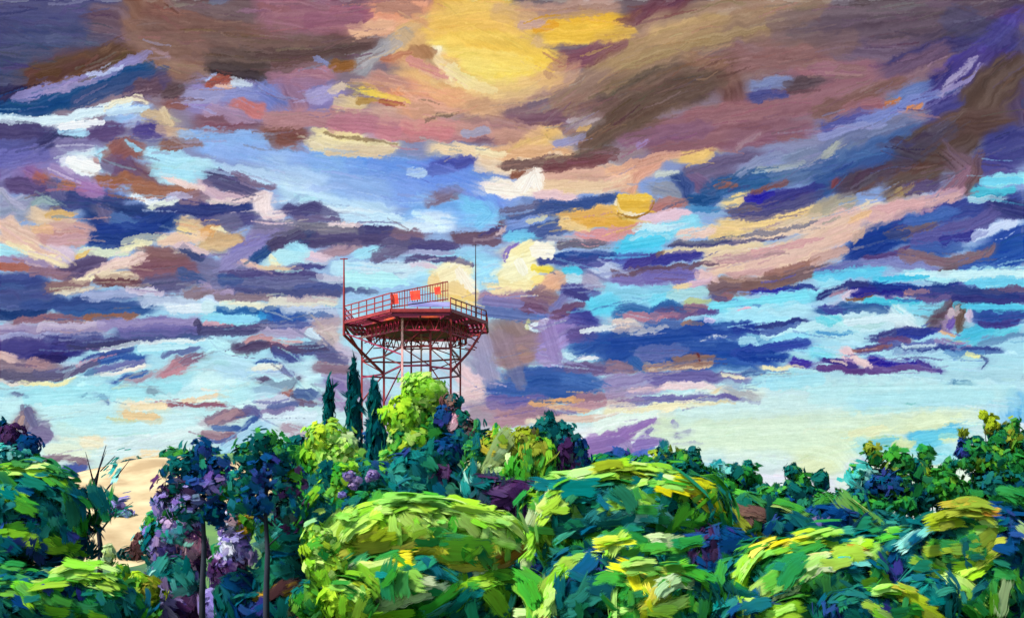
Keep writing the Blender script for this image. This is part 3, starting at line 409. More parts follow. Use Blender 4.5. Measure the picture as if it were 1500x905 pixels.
b0dcec 34 1195,562 1350,557 1510,562;b8e0e8 40 1230,587 1400,582 1510,592;d4ecd4 26 1200,612 1420,607;dcecc4 24 1200,632 1300,624 1400,614;dcecc0 60 1195,672 1240,662;e0f0e0 60 1260,690 1500,700;a8e4e8 24 1260,652 1290,672;a0e0ec 30 1350,662 1400,667;e8ecc0 12 1250,634 1300,624;58bce0 16 1340,640 1380,632 1410,627;60c4e4 20 1345,647 1370,642;74ccdc 16 1280,647 1310,647;d8e8b8 14 1310,652 1340,647;d8ecb8 10 1375,640 1400,638;d0d8ec 20 1245,685 1265,675;a8dcf4 24 1460,600 1470,630;70bce8 40 1490,590 1495,650;d8ecf8 20 1450,645 1500,625;a8dcec 14 1300,520 1400,521;3c2c80 10 1210,527 1250,533;5c4080 8 1200,539 1260,541 1340,540;6c5898 10 1270,538 1330,536 1370,540;241c94 9 1275,528 1320,530 1350,528;e8ccd0 13 1238,512 1245,522;e8ccd0 8 1250,525 1275,535;ecdcc8 4 1220,527 1240,532;4c4090 5 1340,525 1365,538 1377,544;5c90c0 8 1390,517 1440,514;e8eca8 6 1415,519 1430,520;54689c 3 1435,520 1448,530 1438,540;5c90b4 7 1400,558 1425,563;58a090 4 1330,590 1338,590;5c7cb4 5 1445,515 1465,515
b4e0f4 50 520,480 560,560;c0dcf0 40 600,520 660,560;a8c8e8 30 560,470 680,470;c8c4dc 26 600,560 660,585;9ca0c8 20 560,590 620,600;e0e8f0 24 580,500 660,505;a898b8 22 520,560 560,590;c0b4cc 26 640,590 680,600;b8a8c0 30 560,620 700,625
9cc4ec 16 520,430 600,420;cce8f6 20 540,395 620,390
"""
BROAD = """
8a6a60 60 .5 860,190 960,140 1080,90 1240,60;a08468 46 .55 830,140 940,80 1080,40 1200,10;8c6670 50 .5 920,215 1080,180 1240,140 1380,80;5c4a44 44 .5 880,200 950,150 1050,115;6a5a68 50 .4 1150,40 1300,30 1450,5
d8b098 40 .5 560,160 680,175 780,195;e8b878 60 .45 600,70 640,110 720,150;f0c458 70 .5 660,20 740,60 800,90;f4d878 50 .45 690,110 750,125 800,115;e8c070 40 .4 640,30 720,20 800,40;e4b488 40 .5 690,150 780,130 840,100
7a5e58 60 .5 220,60 330,60 460,70;584846 34 .5 310,85 400,90 520,74;9a6a78 40 .4 420,30 520,30
94b4ec 50 .4 330,225 480,255 620,285;7c9ce4 40 .4 560,245 680,270 730,300;e4c4b0 30 .4 1060,385 1180,355 1290,310 1400,285;dcb4b4 24 .45 1100,392 1230,345 1330,305
3c4c8c 40 .3 1240,270 1320,230 1390,190;2c4c94 40 .3 880,500 1000,495 1120,500;d0ecd8 60 .45 980,640 1150,625 1300,620;c8ecec 50 .4 1150,580 1300,575 1480,585;cceef0 50 .4 20,600 150,590 300,590;dcecf0 50 .4 60,650 200,640 320,625
6a5c90 40 .3 0,500 120,490 280,480;4c5490 30 .3 0,440 120,440 250,430"""
CREST = """
f2dc9c 24 .8 640,415 675,425;f8ecc0 20 .9 652,404 676,394;fdf6e0 13 .9 672,396 690,424;f4e8b0 20 .9 742,410 775,413;faf0b8 30 .9 757,377 772,370;faf4cc 36 .9 752,396 768,391;fdf8e4 22 .95 788,367 800,367;fdfae8 16 .8 760,384 768,400;f0dc60 8 .9 782,392 803,396;8878c0 3 .9 739,382 747,364 760,355
7c78b0 14 .8 712,440 765,445;5c70a8 14 .8 714,456 780,464;f4f8fc 9 .9 90,185 150,178;f4fafe 16 .9 105,238 140,248;c8e8fc 10 .8 160,165 215,158
7cdcf4 10 .8 1040,448 1180,433;48c8ec 14 .8 915,360 970,350;d8f4fa 12 .8 1240,472 1330,464;c8f0fa 9 .8 1330,402 1500,399;40c4e8 6 .8 1290,408 1360,404;58ccec 8 .8 1410,449 1500,449;e8f4fa 6 .8 850,485 895,477;b8ecf8 16 .8 412,376 450,373;b4f0f8 22 .8 515,409 590,413;90dcf8 11 .8 310,466 375,467;c0f0f8 9 .8 205,510 280,506
98e4f4 24 .5 40,582 260,567;70d4ec 14 .6 1345,641 1400,633;98e4f4 20 .5 1130,561 1200,556;a0e4f4 30 .45 1250,590 1450,580;b0ecf4 34 .45 90,625 280,615;a8e8f6 26 .5 330,580 430,560;6cd0ee 12 .7 1440,265 1495,263;a4e4f8 14 .6 225,252 300,258
243c8c 14 .6 150,335 230,330;1c3c8c 16 .6 1270,355 1330,340;20449c 14 .6 900,502 1040,490;223c80 12 .5 1370,420 1490,434;e4b448 20 .8 914,300 944,300;f4e0a8 3 .6 903,296 910,309 930,314;9c7028 2.5 .8 905,312 925,318 948,311 958,296;f0c850 3 .8 908,286 935,288 958,292;f2cc60 5 .9 910,289 952,290;fbf2e6 12 .9 715,276 760,281;fdf6ea 9 .9 768,278 782,254 790,276
8c7c90 34 .5 735,500 760,560;9c94bc 26 .5 705,500 720,560;9484bc 24 .6 800,480 815,530;7c7088 18 .8 33,620 40,606;686a90 12 .8 40,602 50,622;7c7498 24 .8 50,632 66,634;b09088 8 .8 26,625 33,610;8c74b4 18 .7 870,652 905,646 922,655;8c70ac 16 .7 868,668 900,662;8c78b8 13 .8 930,652 966,646;f0c890 10 .7 184,607 232,610;f6e0b8 10 .7 194,596 240,594
dcf4dc 44 .5 1000,655 1200,650 1260,690;dcf4e0 34 .45 1000,620 1250,612;d0f0ec 30 .4 1020,600 1240,592

b4ecf2 30 .5 1200,577 1480,572;3c4474 44 .35 1400,30 1490,60;3e4674 50 .35 0,40 120,40;f8e488 34 .4 690,85 770,95;fbf0c0 20 .5 660,100 690,122 720,134;f4d890 30 .35 700,130 780,125
"""
def build_sky():
    S = 0.95
    img = brush_sky(SKY, S=S)
    px0, py0 = int(520 * S), int(300 * S)
    # the sky goes on past the mapped part: the same cloud bands, stretched and drifting up and down
    h0, w0 = img.shape[:2]
    tri = lambda a, n: np.abs((a + n - 1) % (2 * n - 2) - (n - 1))
    jx, jy = np.arange(-px0, w0 + px0)[None, :], np.arange(-py0, h0)[:, None]
    out = np.maximum(0, np.maximum(-jx, jx - (w0 - 1))); up = np.maximum(0, -jy)
    sx = np.where(jx < 0, -jx * .62, np.where(jx > w0 - 1, (w0 - 1) - out * .62, jx)) + up * .5 * np.sin(jx / 90.0)
    sy = np.where(jy < 0, -jy * .7, jy) + np.minimum(out * .3, 70) * np.sin(out / 170.0 + .5) * np.clip((h0 - 60 - jy) / 200.0, 0, 1)
    img = img[tri(np.round(sy).astype(int) + 0 * jx, h0), tri(np.round(sx).astype(int) + 0 * jy, w0)]
    h, w = img.shape[:2]
    # the chart's columns and rows become bearings and heights on a dome 2.4 km out
    X = ((np.arange(w) - px0 + .5) / S - 750.0) / F
    Z = (HOR - (np.arange(h) - py0 + .5) / S) / F
    az = np.arctan(X)[None, :]
    el = np.arctan(Z[:, None] * np.cos(az))
    RAD = 2400.0
    V = np.stack([RAD * np.cos(el) * np.sin(az) + 0 * el, RAD * np.cos(el) * np.cos(az), EYE + RAD * np.sin(el)], -1).reshape(-1, 3)
    i = np.arange(h * w).reshape(h, w)
    Q = np.stack([i[1:, :-1], i[1:, 1:], i[:-1, 1:], i[:-1, :-1]], -1).reshape(-1, 4)
    me = arrays_mesh('sky', V, Q, srgb2lin(img).reshape(-1, 3))
    m, nt, out = new_mat('evening_sky')
    at = nt.nodes.new('ShaderNodeAttribute'); at.attribute_name = 'pigment'
    em = nt.nodes.new('ShaderNodeEmission'); em.inputs[1].default_value = 2.0 ** -EXPOSURE
    nt.links.new(at.outputs['Color'], em.inputs[0]); nt.links.new(em.outputs[0], out.inputs[0])
    m.cycles.emission_sampling = 'NONE'
    o = link_mesh('sky', me, None, m)
    label(o, kind='structure')
build_sky()
# ---------------------------------------------------------------- land
def ground_z(x, y):
    hill = 18.5 * math.exp(-((x + 12) ** 2 / (2 * 42.0 ** 2) + (y - 152) ** 2 / (2 * 36.0 ** 2)))
    d = math.hypot(x, y)
    fall = -.036 * max(0.0, d - 175)
    left = 4.6 * math.exp(-((x + 52) ** 2 / (2 * 16.0 ** 2) + (y - 124) ** 2 / (2 * 18.0 ** 2)))
    right = 3.0 * math.exp(-((x - 40) ** 2 / (2 * 40.0 ** 2) + (y - 105) ** 2 / (2 * 30.0 ** 2)))
    near = 12.3 * math.exp(-(x * x + (y + 6) ** 2) / (2 * 9.0 ** 2))
    return hill + fall + left + right + near + .25 * math.sin(x * .31) * math.cos(y * .27)

def on_ground(px, py):
    """Distance at which the land is met in a picture direction."""
    d = 60.0
    while d < 400:
        p = P(px, py, d)
        if p[2] < ground_z(p[0], p[1]) + .3: return d
        d += .25
    return d

def build_ground():
    rad = np.concatenate([np.linspace(0, 220, 90), np.geomspace(226, 2400, 46)])
    A = np.linspace(0, 2 * math.pi, 181)
    V = [(r * math.sin(a), r * math.cos(a), ground_z(r * math.sin(a), r * math.cos(a))) for r in rad for a in A]
    n = len(A); Q = [(i * n + k, i * n + k + 1, (i + 1) * n + k + 1, (i + 1) * n + k) for i in range(len(rad) - 1) for k in range(n - 1)]
    me = arrays_mesh('ground', np.array(V), np.array(Q)[:, ::-1])
    label(link_mesh('ground', me, None, plain_material('meadow', '1c3c2c', '4c6a2c', .12, .9, bump=.3)), kind='structure')
    # a bare sandy bank on the left-hand slope
    nx, ny = 60, 40; V = []
    for j in range(ny):
        for i in range(nx):
            u, v = i / (nx - 1) * 2 - 1, j / (ny - 1) * 2 - 1
            s = 1 + .16 * math.sin(5 * math.atan2(v, u) + 1) + .08 * math.sin(11 * math.atan2(v, u))
            k = max(abs(u), abs(v)) / (math.hypot(u, v) + 1e-6)
            x, y = -47 + 22 * u * k * s, 117 + 20 * v * k * s
            e = 1 - max(abs(u), abs(v))
            V.append((x, y, ground_z(x, y) + min(.42, e * 4) - .02 + .35 * math.sin(x * .37 + 1.3 * math.sin(y * .21)) * math.sin(y * .29 + math.sin(x * .17)) * min(1, e * 4)))
    Q = [(j * nx + i, j * nx + i + 1, (j + 1) * nx + i + 1, (j + 1) * nx + i) for j in range(ny - 1) for i in range(nx - 1)]
    me = arrays_mesh('sandy_hillside', np.array(V), np.array(Q))
    label(link_mesh('sandy_hillside', me, None, plain_material('pale_sand', '7c6848', 'a0906c', .22, .9, bump=.5)), kind='structure')
build_ground()

# ---------------------------------------------------------------- foliage laid on like brush dabs
PAL = {  # lime and dark sets also paint sun and shade onto the crowns
 'lime': 'b4d84c 98cc44 7cc044 c8e080 5cb044 c8d84c 8ccc64', 'limecap': 'a4d444 bce060 84c844 c8e48c a4c44c 70b840 acd878 58b044',
 'green': '4c9e3a 2f8440 6cb43c 1f7048 8cc040 3c8c34', 'teal': '186c68 2c8478 185864 44987c 1c5c78 2c805c',
 'navy': '1c4070 245080 184468 345890 3c3c80 1c5470', 'purple': '42284e 4a2e58 58345e 36284e 5c4464 46264a',
 'lilac': '9c94d0 7c6cb8 b8b4e4 6a4c98 8c80b4 c0a4c4 5a4c90', 'olive': 'a4b83c 8c9c34 b4b850 6c8c34 b8a848 80a03c',
 'yellow': 'e6dc44 d8cc3c f0e078 c8d040', 'turq': '5cc4bc 3caca4 84d4c4 b4e0d0 2c8c90', 'orange': 'd89c48 c8844c e4b474 d0a83c',
 'brown': '6a4a48 5c3c40 7c5c58 8a6a5c', 'dark': '18585c 206858 18505c 2c7460 1c4c70 2c7850', 'deep': '34843c 287848 4c9c3c 24684c 60ac3c 1e6458',
 'pale': 'c4d89c b0cc88 d4dcb0 a0c490 c0cc78', 'pink': 'd8a8b0 c88ca4 e4c4c8 b86c84', 'white': 'c8d0e4 b8c0e0 d8d4d0',
 'cypress': '124850 165854 103e4c 1c685c 184468',
}
PAL = {k: [lin(h) for h in v.split()] for k, v in PAL.items()}
NU, NV = 6, 3
QD = np.array([[i * NV + j, (i + 1) * NV + j, (i + 1) * NV + j + 1, i * NV + j + 1] for i in range(NU - 1) for j in range(NV - 1)])

class Dabs:
    """Collects leaf clumps shaped like single brush dabs: curved, cupped, ragged-edged."""
    def __init__(self, seed): self.rs = np.random.RandomState(seed); self.c = []; self.t = []; self.n = []; self.L = []; self.W = []; self.col = []; self.col2 = []; self.soft = []; self.shells = []; self.ph = self.rs.rand(3) * 6.28
    def add(self, c, t, n, L, W, col, col2=None, soft=None):
        self.soft.append(n if soft is None else soft)
        self.col2.append(col if col2 is None else col2); self.c.append(c); self.t.append(t); self.n.append(n); self.L.append(L); self.W.append(W); self.col.append(col)
    def pair(self, pals, c, k):
        """Two pigments for a clump; neighbours draw on neighbouring pigments, so colour runs in swathes."""
        rs = self.rs; seq = [p for q in pals for p in PAL[q]]; q = c / (k * 30.0); f = self.ph
        w = .5 + .27 * math.sin(q[0] * 1.0 + .5 * q[2] + f[0]) + .22 * math.sin(q[2] * 1.7 - .6 * q[0] + f[1] + q[1] * .5) + .16 * math.sin(2.6 * q[0] + 1.9 * q[2] + f[2]) + rs.normal(0, .09)
        w = min(.9999, max(0.0, w)) * (len(seq) - 1); i = int(w); g = w - i
        a = (seq[i] * (1 - g) + seq[i + 1] * g) * ALB * np.exp(rs.normal(0, .1))
        j = min(len(seq) - 1, max(0, i + rs.randint(-1, 2))); b = seq[j] * ALB * np.exp(rs.normal(0, .12))
        return a, a * .5 + b * .5
    def lobe(self, d, px, py, rx, ry, pal, L=26, W=10, cover=2.6, flow='arc', off=0.0, spread=.2, depth=.8, ragged=.13, stray=.07):
        rs = self.rs; k = d / F; C = P(px, py, d); C[1] -= off; self.shells.append((px, py, rx, ry, depth, off))
        r = np.array([rx * k, rx * k * depth, ry * k]); pals = pal.split('+')
        n = int(cover * 4 * math.pi * ((rx * ry + rx * rx * depth + rx * ry * depth) / 3) / (.75 * L * W)) + 6
        ph = rs.rand(6) * 6.28; fq = rs.uniform(1.5, 4.5, 6)
        for _ in range(n):
            u = rs.normal(0, 1, 3); u /= np.linalg.norm(u)
            lump = 1 + ragged * (math.sin(fq[0] * 2 * u[0] + ph[0]) * math.sin(fq[1] * 2 * u[2] + ph[1]) + .6 * math.sin(fq[2] * 3 * u[2] + fq[3] * 2 * u[0] + ph[2] + 2 * u[1]))
            rad = 1 - abs(rs.normal(0, .09)) + (.1 * rs.rand() if rs.rand() < .3 else 0)
            q_ = rs.rand()
            if q_ < .16: rad *= rs.uniform(.45, .9)
            elif q_ > 1 - stray: rad *= rs.uniform(1.03, 1.22)
            c = C + u * r * rad * lump
            nn = u / r; nn /= np.linalg.norm(nn); sn = nn.copy()
            nn = nn + rs.normal(0, spread, 3); nn /= np.linalg.norm(nn)
            if flow == 'arc':
                t = np.cross(nn, (0.15, 1, 0.1)) * (1 if rs.rand() < .5 else -1)
            elif flow == 'up':
                t = np.array([rs.normal(0, .12), rs.normal(0, .12), 1.0])
            elif flow == 'fall':
                t = np.array([u[0] * .8, u[1] * .8, -.6])
            else:
                t = rs.normal(0, 1, 3)
            t = t + rs.normal(0, .28, 3); t = t - nn * t.dot(nn); t /= np.linalg.norm(t) + 1e-9
            s = math.exp(rs.normal(0, .3))
            self.add(c, t, nn, L * k * s, W * k * s * rs.uniform(.8, 1.2), *self.pair(pals, c, k), soft=sn)
    def sweep(self, d, pts, w, pal, L=36, W=15, cover=4.8, off=0.0, up=.5):
        """A bough: dabs running along a bent line, w picture-pixels thick all round."""
        rs = self.rs; k = d / F; Q = smooth_path(pts); pals = pal.split('+')
        seg = np.hypot(*np.diff(Q, axis=0).T); T = seg.sum(); acc = np.concatenate([[0], np.cumsum(seg)])
        n = int(cover * T * w * 1.15 / (.75 * L * W)) + 3; w = w * 1.25
        for _ in range(n):
            s = rs.rand() * T; i = min(len(seg) - 1, np.searchsorted(acc, s) - 1 if s > 0 else 0); i = max(0, i)
            f = (s - acc[i]) / seg[i]; q = Q[i] * (1 - f) + Q[i + 1] * f; tv = (Q[i + 1] - Q[i]) / seg[i]
            e = rs.normal(0, .3) * w * .62
            x, y = q[0] - tv[1] * e, q[1] + tv[0] * e
            out, sn = self.surface(x, y, k)
            c = P(x, y, d)
            if out is None:
                sn = np.array([-tv[1] * e / w, -.5, .6 - tv[0] * e / w]); out = off * .5 - abs(e) * k * .4
            c = P(x, y, d); c -= sn / np.linalg.norm(sn) * rs.uniform(-.34, -.04); c[1] -= out
            sn = sn / np.linalg.norm(sn)
            t = np.array([tv[0], rs.normal(0, .1), -tv[1]]) + rs.normal(0, .13, 3); t = t - sn * t.dot(sn) * .8; t /= np.linalg.norm(t)
            nn = sn + rs.normal(0, .22, 3); nn = nn - t * nn.dot(t); nn /= np.linalg.norm(nn)
            z = math.exp(rs.normal(0, .32))
            self.add(c, t, nn, L * k * z, W * k * z, *self.pair(pals, c, k), soft=sn)
    def surface(self, x, y, k):
        """How far the crown's outer leaves stand in front of its axis at a picture position, and which way they face."""
        best = None; nb = None
        for (cx, cy, rx, ry, dp, of) in self.shells:
            u, v = (x - cx) / rx, (y - cy) / ry; h = 1 - u * u - v * v
            if h > 0:
                o = math.sqrt(h) * dp * rx * k + of
                if best is None or o > best:
                    best = o; nb = np.array([u / rx, -math.sqrt(h) / (rx * dp), -v / ry]); nb /= np.linalg.norm(nb)
        return best, nb
    def mesh(self, name):
        rs = self.rs; n = len(self.c)
        c, t, nn = (np.array(a)[:, None, None, :] for a in (self.c, self.t, self.n))
        b = np.cross(nn, t); L = np.array(self.L)[:, None, None, None]; W = np.array(self.W)[:, None, None, None]
        u = np.linspace(-.5, .5, NU)[None, :, None, None]; v = np.linspace(-1, 1, NV)[None, None, :, None]
        prof = np.array([.8, 1.0, 1.0, 1.0, 1.0, .75])[None, :, None, None] * rs.uniform(.8, 1.2, (n, NU, NV, 1))
        bend = rs.uniform(-.25, .25, (n, 1, 1, 1)); curl = rs.uniform(.0, .25, (n, 1, 1, 1)); cup = rs.uniform(.0, .2, (n, 1, 1, 1))
        uu = u + rs.uniform(-.05, .05, (n, NU, NV, 1)) * (np.abs(v) > -1)
        V = c + t * uu * L + b * (v * prof * W / 2 + bend * L * u * u * 1.6) - nn * (curl * L * u * u * 1.3 + cup * W * v * v * .5)
        f = np.clip(.5 + .42 * v[..., 0] + rs.normal(0, .22, (n, NU, NV)) + rs.normal(0, .25, (n, 1, 1)), 0, 1)[..., None]
        col = (np.array(self.col)[:, None, None, :] * (1 - f) + np.array(self.col2)[:, None, None, :] * f).reshape(-1, 3)
        uvu = np.broadcast_to(u[..., 0] + .5, (n, NU, NV)); uvv = np.broadcast_to(v[..., 0] * .5 + .5, (n, NU, NV))
        seed = np.repeat(rs.rand(n, 2) * 60, NU * NV, 0)
        Q = (QD[None] + (np.arange(n) * NU * NV)[:, None, None]).reshape(-1, 4)
        me = arrays_mesh(name, V.reshape(-1, 3), Q, np.clip(col, 0, .95), np.stack([uvu, uvv], -1).reshape(-1, 2), seed=seed)
        # leaf clumps shade with the bough they belong to, not each with a normal of its own
        own = np.zeros(len(V.reshape(-1, 3)) * 3, np.float32); me.vertices.foreach_get('normal', own); own = own.reshape(n, NU * NV, 3)
        sf = np.array(self.soft)[:, None, :]
        own = own * np.where((own * sf).sum(-1, keepdims=True) < 0, -1, 1)
        N = .45 * own + .55 * sf; N /= np.linalg.norm(N, axis=-1, keepdims=True) + 1e-9
        me.normals_split_custom_set_from_vertices(N.reshape(-1, 3).tolist())
        return me

ALB = 0.67
SEED = [100]
def plant(name, d, root_px, text, cat, lobes=(), sweeps=(), group=None, stem=None, limbs=(), bark=None, stem_r=None, part='crown', top=None):
    """A tree or shrub: stem rooted in the ground under root_px, and its foliage."""
    SEED[0] += 7
    x, y = (root_px - 750.0) / F * d, d
    z = ground_z(x, y)
    e = empty(name, (x, y, z), text, cat, group)
    D = Dabs(SEED[0]); k = d / F
    for l in lobes:
        l = dict(zip(('px', 'py', 'rx', 'ry', 'pal'), l[:5]), **(l[5] if len(l) > 5 else {}))
        D.lobe(d, **l)
    for s in sweeps:
        D.sweep(d, s[0], s[1], s[2], **(s[3] if len(s) > 3 else {}))
    me = D.mesh(part)
    o = link_mesh(part, me, e, LEAF)
    if lobes:
        cx = sum(l[0] for l in lobes) / len(lobes); cy = sum(l[1] for l in lobes) / len(lobes)
    else:
        cx, cy = root_px, 800
    mb = MB(); r0 = stem_r or .012 * max(4, (HOR - cy) * k + EYE - z)
    topp = P(*(top or (cx, cy)), d)
    base = np.array([x, y, z - .3])
    if stem:
        pts = [base] + [P(a, b_, d) for a, b_ in stem]
    else:
        mid = (base + topp) / 2 + np.array([r0 * 1.5, r0, 0]); pts = [base, mid, topp]
    mb.tube(pts, [r0 * (1.25 if i == 0 else 1 - .75 * i / (len(pts) - 1)) for i in range(len(pts))], 9)
    rs = np.random.RandomState(SEED[0])
    for l in lobes:
        q = P(l[0], l[1], d); a = pts[-2] + (pts[-1] - pts[-2]) * rs.uniform(.2, .8)
        if np.linalg.norm(q - a) > .3:
            mb.tube([a, (a + q) / 2 + rs.normal(0, .1, 3), q], [r0 * .4, r0 * .28, r0 * .1], 6)
    for lb in limbs:
        pp, rr = lb
        pp = [P(a, b_, d) + np.array([0, rs.normal(0, .15), 0]) * (i > 0) for i, (a, b_) in enumerate(pp)]
        mb.tube(pp, [rr * (1 - .8 * i / (len(pp) - 1)) for i in range(len(pp))], 6)
    mb.build('trunk' if 'tree' in name or 'pine' in name or 'cypress' in name else 'stem', bark or BARK, e, True)
    return e, D
# ---------------------------------------------------------------- the red tower
def build_tower():
    RED = plain_material('red_paint', '5c1018', '84201c', 1.2, .55, lo=.3, hi=.7)
    MAROON = plain_material('maroon_plate', '5c102c', '781a38', .8, .6, stretch=(1, 1, 1), lo=.3, hi=.6)
    RUST = plain_material('rusty_plate', '601028', 'c04c20', .4, .7, lo=.5, hi=.7)
    PALE = plain_material('bleached_paint', 'a87068', 'c89890', 1.5, .6)
    SCAR = plain_material('scarlet_panel', 'c82818', 'e84a2c', 1.5, .5)
    LILAC = plain_material('lilac_parapet', '5c5c90', '8884b0', .7, .6, stretch=(.4, 1, 2))
    VIOL = plain_material('violet_rail', '7c2448', '98305c', 1.0, .55)
    H = EYE + 20.8
    foot = (-12.5, 148.0)
    T = empty('steel_tower', (foot[0], foot[1], ground_z(*foot)), 'red steel lattice tower with railed platform rising above the hilltop trees', 'tower')
    poly = [(-14.86, 135), (-7.56, 135), (-3.44, 145.6), (-3.4, 154), (-8.5, 164), (-16, 164), (-22.5, 156), (-22.3, 145.6)]
    cx, cy = -12.9, 149
    sc = lambda k: [(cx + (x - cx) * k, cy + (y - cy) * k) for x, y in poly]
    MB().prism(sc(.74), H - .55, H - .1).build('deck', RUST, T)
    # open joists round the solid middle: edge beam, inner beam and slats between
    eb = MB()
    for i in range(8):
        a, b = poly[i], poly[(i + 1) % 8]
        eb.bar((*a, H - .2), (*b, H - .2), .3, .42)
    eb.build('edge_beam', RED, T)
    js = MB()
    for k in (.80, .86, .92):
        q = sc(k)
        for i in range(8):
            if i == 0 and k > .7:
                pass
            js.bar((*q[i], H - .32), (*q[(i + 1) % 8], H - .32), .34, .22)
    for i in range(8):
        for t in (0, .5):
            a = np.array(poly[i]) * (1 - t) + np.array(poly[(i + 1) % 8]) * t
            q = (cx + (a[0] - cx) * .72, cy + (a[1] - cy) * .72)
            js.bar((*q, H - .62), (*a, H - .44), .22, .3)
    js.build('joists', MAROON, T)
    fas = MB(); q = sc(.985)
    fas.bar((*q[0], H - .48), (*q[1], H - .36), .12, .8); fas.build('fascia', MAROON, T)
    tank = MB(); tank.prism(sc(.52), H - 1.15, H - .56); tank.build('under_tank', RUST, T)
    lp = MB(); a, b = np.array(poly[0]), np.array(poly[1])
    lp.bar((*(a + (b - a) * .28 + (0, .35)), H + .62), (*(b + (-.1, .35)), H + .58), .12, .62); lp.build('parapet', LILAC, T)
    # railings
    def rail(i0, i1, h, n, mat, levels):
        m = MB(); a, b = np.array(poly[i0]), np.array(poly[i1])
        for l in levels: m.bar((*a, H + h * l), (*b, H + h * l), .11, .13)
        for j in range(n + 1):
            p = a + (b - a) * j / n; m.bar((*p, H), (*p, H + h), .13, .13)
        m.build('railing', mat, T)
    rail(7, 0, 1.95, 6, RED, (1, .62, .3)); rail(1, 2, 1.35, 7, RED, (1, .5)); rail(6, 7, 1.9, 5, VIOL, (1, .62, .3))
    rail(2, 3, 1.35, 5, RED, (1, .5)); rail(3, 4, 1.35, 6, RED, (1, .5)); rail(4, 5, 1.5, 5, RED, (1, .5)); rail(5, 6, 1.7, 6, RED, (1, .5))
    # the tall slatted screen over the front edge, its top climbing to the right
    s = MB(); y = 135.35; xa, xb = -14.8, -7.9
    top = lambda x: H + 1.95 + (x - xa) / (xb - xa) * 1.45
    bot = lambda x: H + .25 + (x - xa) / (xb - xa) * 1.0
    s.bar((xa, y, top(xa)), (xb, y, top(xb)), .12, .13); s.bar((xa, y, bot(xa)), (xb, y, bot(xb)), .12, .13)
    s.bar((xa, y, (top(xa) + bot(xa)) / 2), (xb, y, (top(xb) + bot(xb)) / 2), .08, .09)
    n = 22
    for j in range(n + 1):
        x = xa + (xb - xa) * j / n
        s.bar((x, y, H if j % 5 == 0 else bot(x) - .15), (x, y, top(x) + (.12 if j % 5 == 0 else 0)), .12 if j % 5 == 0 else .07, .1)
    s.build('slatted_screen', RED, T)
    for px, w, hgt, dz in ((578, .95, 1.25, 0), (608.5, 1.2, 1.15, .02), (641, .75, .9, .1)):
        x = (px - 750) / F * y; zc = (top(x) + bot(x)) / 2 + dz
        p = MB(); p.bar((x - w / 2, y - .14, zc), (x + w / 2, y - .14, zc + .12), .06, hgt); p.build('panel', SCAR, T)
    # antenna masts
    def mast(x, y_, z0, z1, r, mat):
        m = MB(); m.tube([(x, y_, z0), (x, y_, (z0 + z1) / 2), (x, y_, z1)], [r, r * .8, r * .45], 8)
        o = m.build('antenna_mast', mat, T)
        c = MB(); c.tube([(x - .5, y_, z1 - .12), (x + .5, y_, z1 - .12)], r * .4, 6); c.build('crossbar', mat, o)
    mast(-22.25, 145.35, H - 1.9, H + 8.3, .19, RED); mast(-4.72, 142.5, H - .3, H + 9.5, .10, BARK_RED)
    # legs
    legs = [(-13.9, 139, PALE, .26), (-10.4, 140, RED, .3), (-7.84, 140.5, RED, .28), (-17.5, 150, RED, .28), (-12.4, 150, PALE, .22), (-21.2, 155, RED, .24), (-7.2, 153, RED, .24), (-14.5, 158, RED, .24)]
    for x, y_, mt, w in legs:
        g = ground_z(x, y_)
        m = MB(); m.bar((x, y_, g - .4), (x, y_, H - .5), w, w); o = m.build('leg', mt, T)
        f = MB(); f.bar((x - .5, y_, g + .1), (x + .5, y_, g + .1), 1.0, .5); f.build('footing', PALE, o)
    Lg = lambda i, z: (legs[i][0], legs[i][1], z)
    order = [5, 3, 0, 1, 2, 6, 7]
    for z in (H - 4.2, H - 6.6):
        m = MB()
        for a, b in zip(order, order[1:] + order[:1]): m.bar(Lg(a, z), Lg(b, z + random.uniform(-.3, .3)), .16, .24)
        m.build('ring_beam', RED if z > H - 5 else MAROON, T)
    def brace(p, q, w=.17, mat=RED): m = MB(); m.bar(p, q, w, w); m.build('brace', mat, T)
    for a, b in zip(order, order[1:]):
        brace(Lg(a, H - 4.1), Lg(b, H - 1.0), .13); brace(Lg(b, H - 6.5), Lg(a, H - 4.3), .12)
    brace(Lg(5, H - 10), Lg(3, H - 6.6), .15); brace(Lg(3, H - 10.5), Lg(0, H - 6.6), .14, MAROON); brace(Lg(2, H - 10.5), Lg(1, H - 6.6), .14)
    CRIM = plain_material('crimson_paint', '74102c', 'a42440', 1.0, .6)
    web = MB(); rw = random.Random(3)
    for i in range(8):
        a, b = np.array(sc(.70)[i]), np.array(sc(.70)[(i + 1) % 8]); m_ = max(3, int(np.linalg.norm(b - a) / 1.1))
        for j in range(m_):
            p, q = a + (b - a) * j / m_, a + (b - a) * (j + 1) / m_; lo = H - 1.9 - rw.random() * .5
            web.bar((*p, H - .56), (*((p + q) / 2), lo), .1, .1); web.bar((*((p + q) / 2), lo), (*q, H - .56), .1, .1)
        web.bar((*a, H - 2.05), (*b, H - 2.05), .13, .16)
    for i in range(34):
        x, y_ = rw.uniform(-19.5, -6), rw.uniform(139.5, 160); a_ = rw.uniform(0, 6.28); ln = rw.uniform(.8, 2.4)
        web.bar((x, y_, H - rw.uniform(.9, 2.2)), (x + ln * math.cos(a_), y_ + ln * math.sin(a_), H - rw.uniform(.6, 2.6)), .12, .14)
    web.build('truss_web', CRIM, T)
    # raking struts from the platform's corners down to the legs
    brace((-22.3, 145.7, H - 1.8), Lg(3, H - 6.6), .3); brace((-22.3, 145.7, H - .7), Lg(5, H - 3.4), .24)
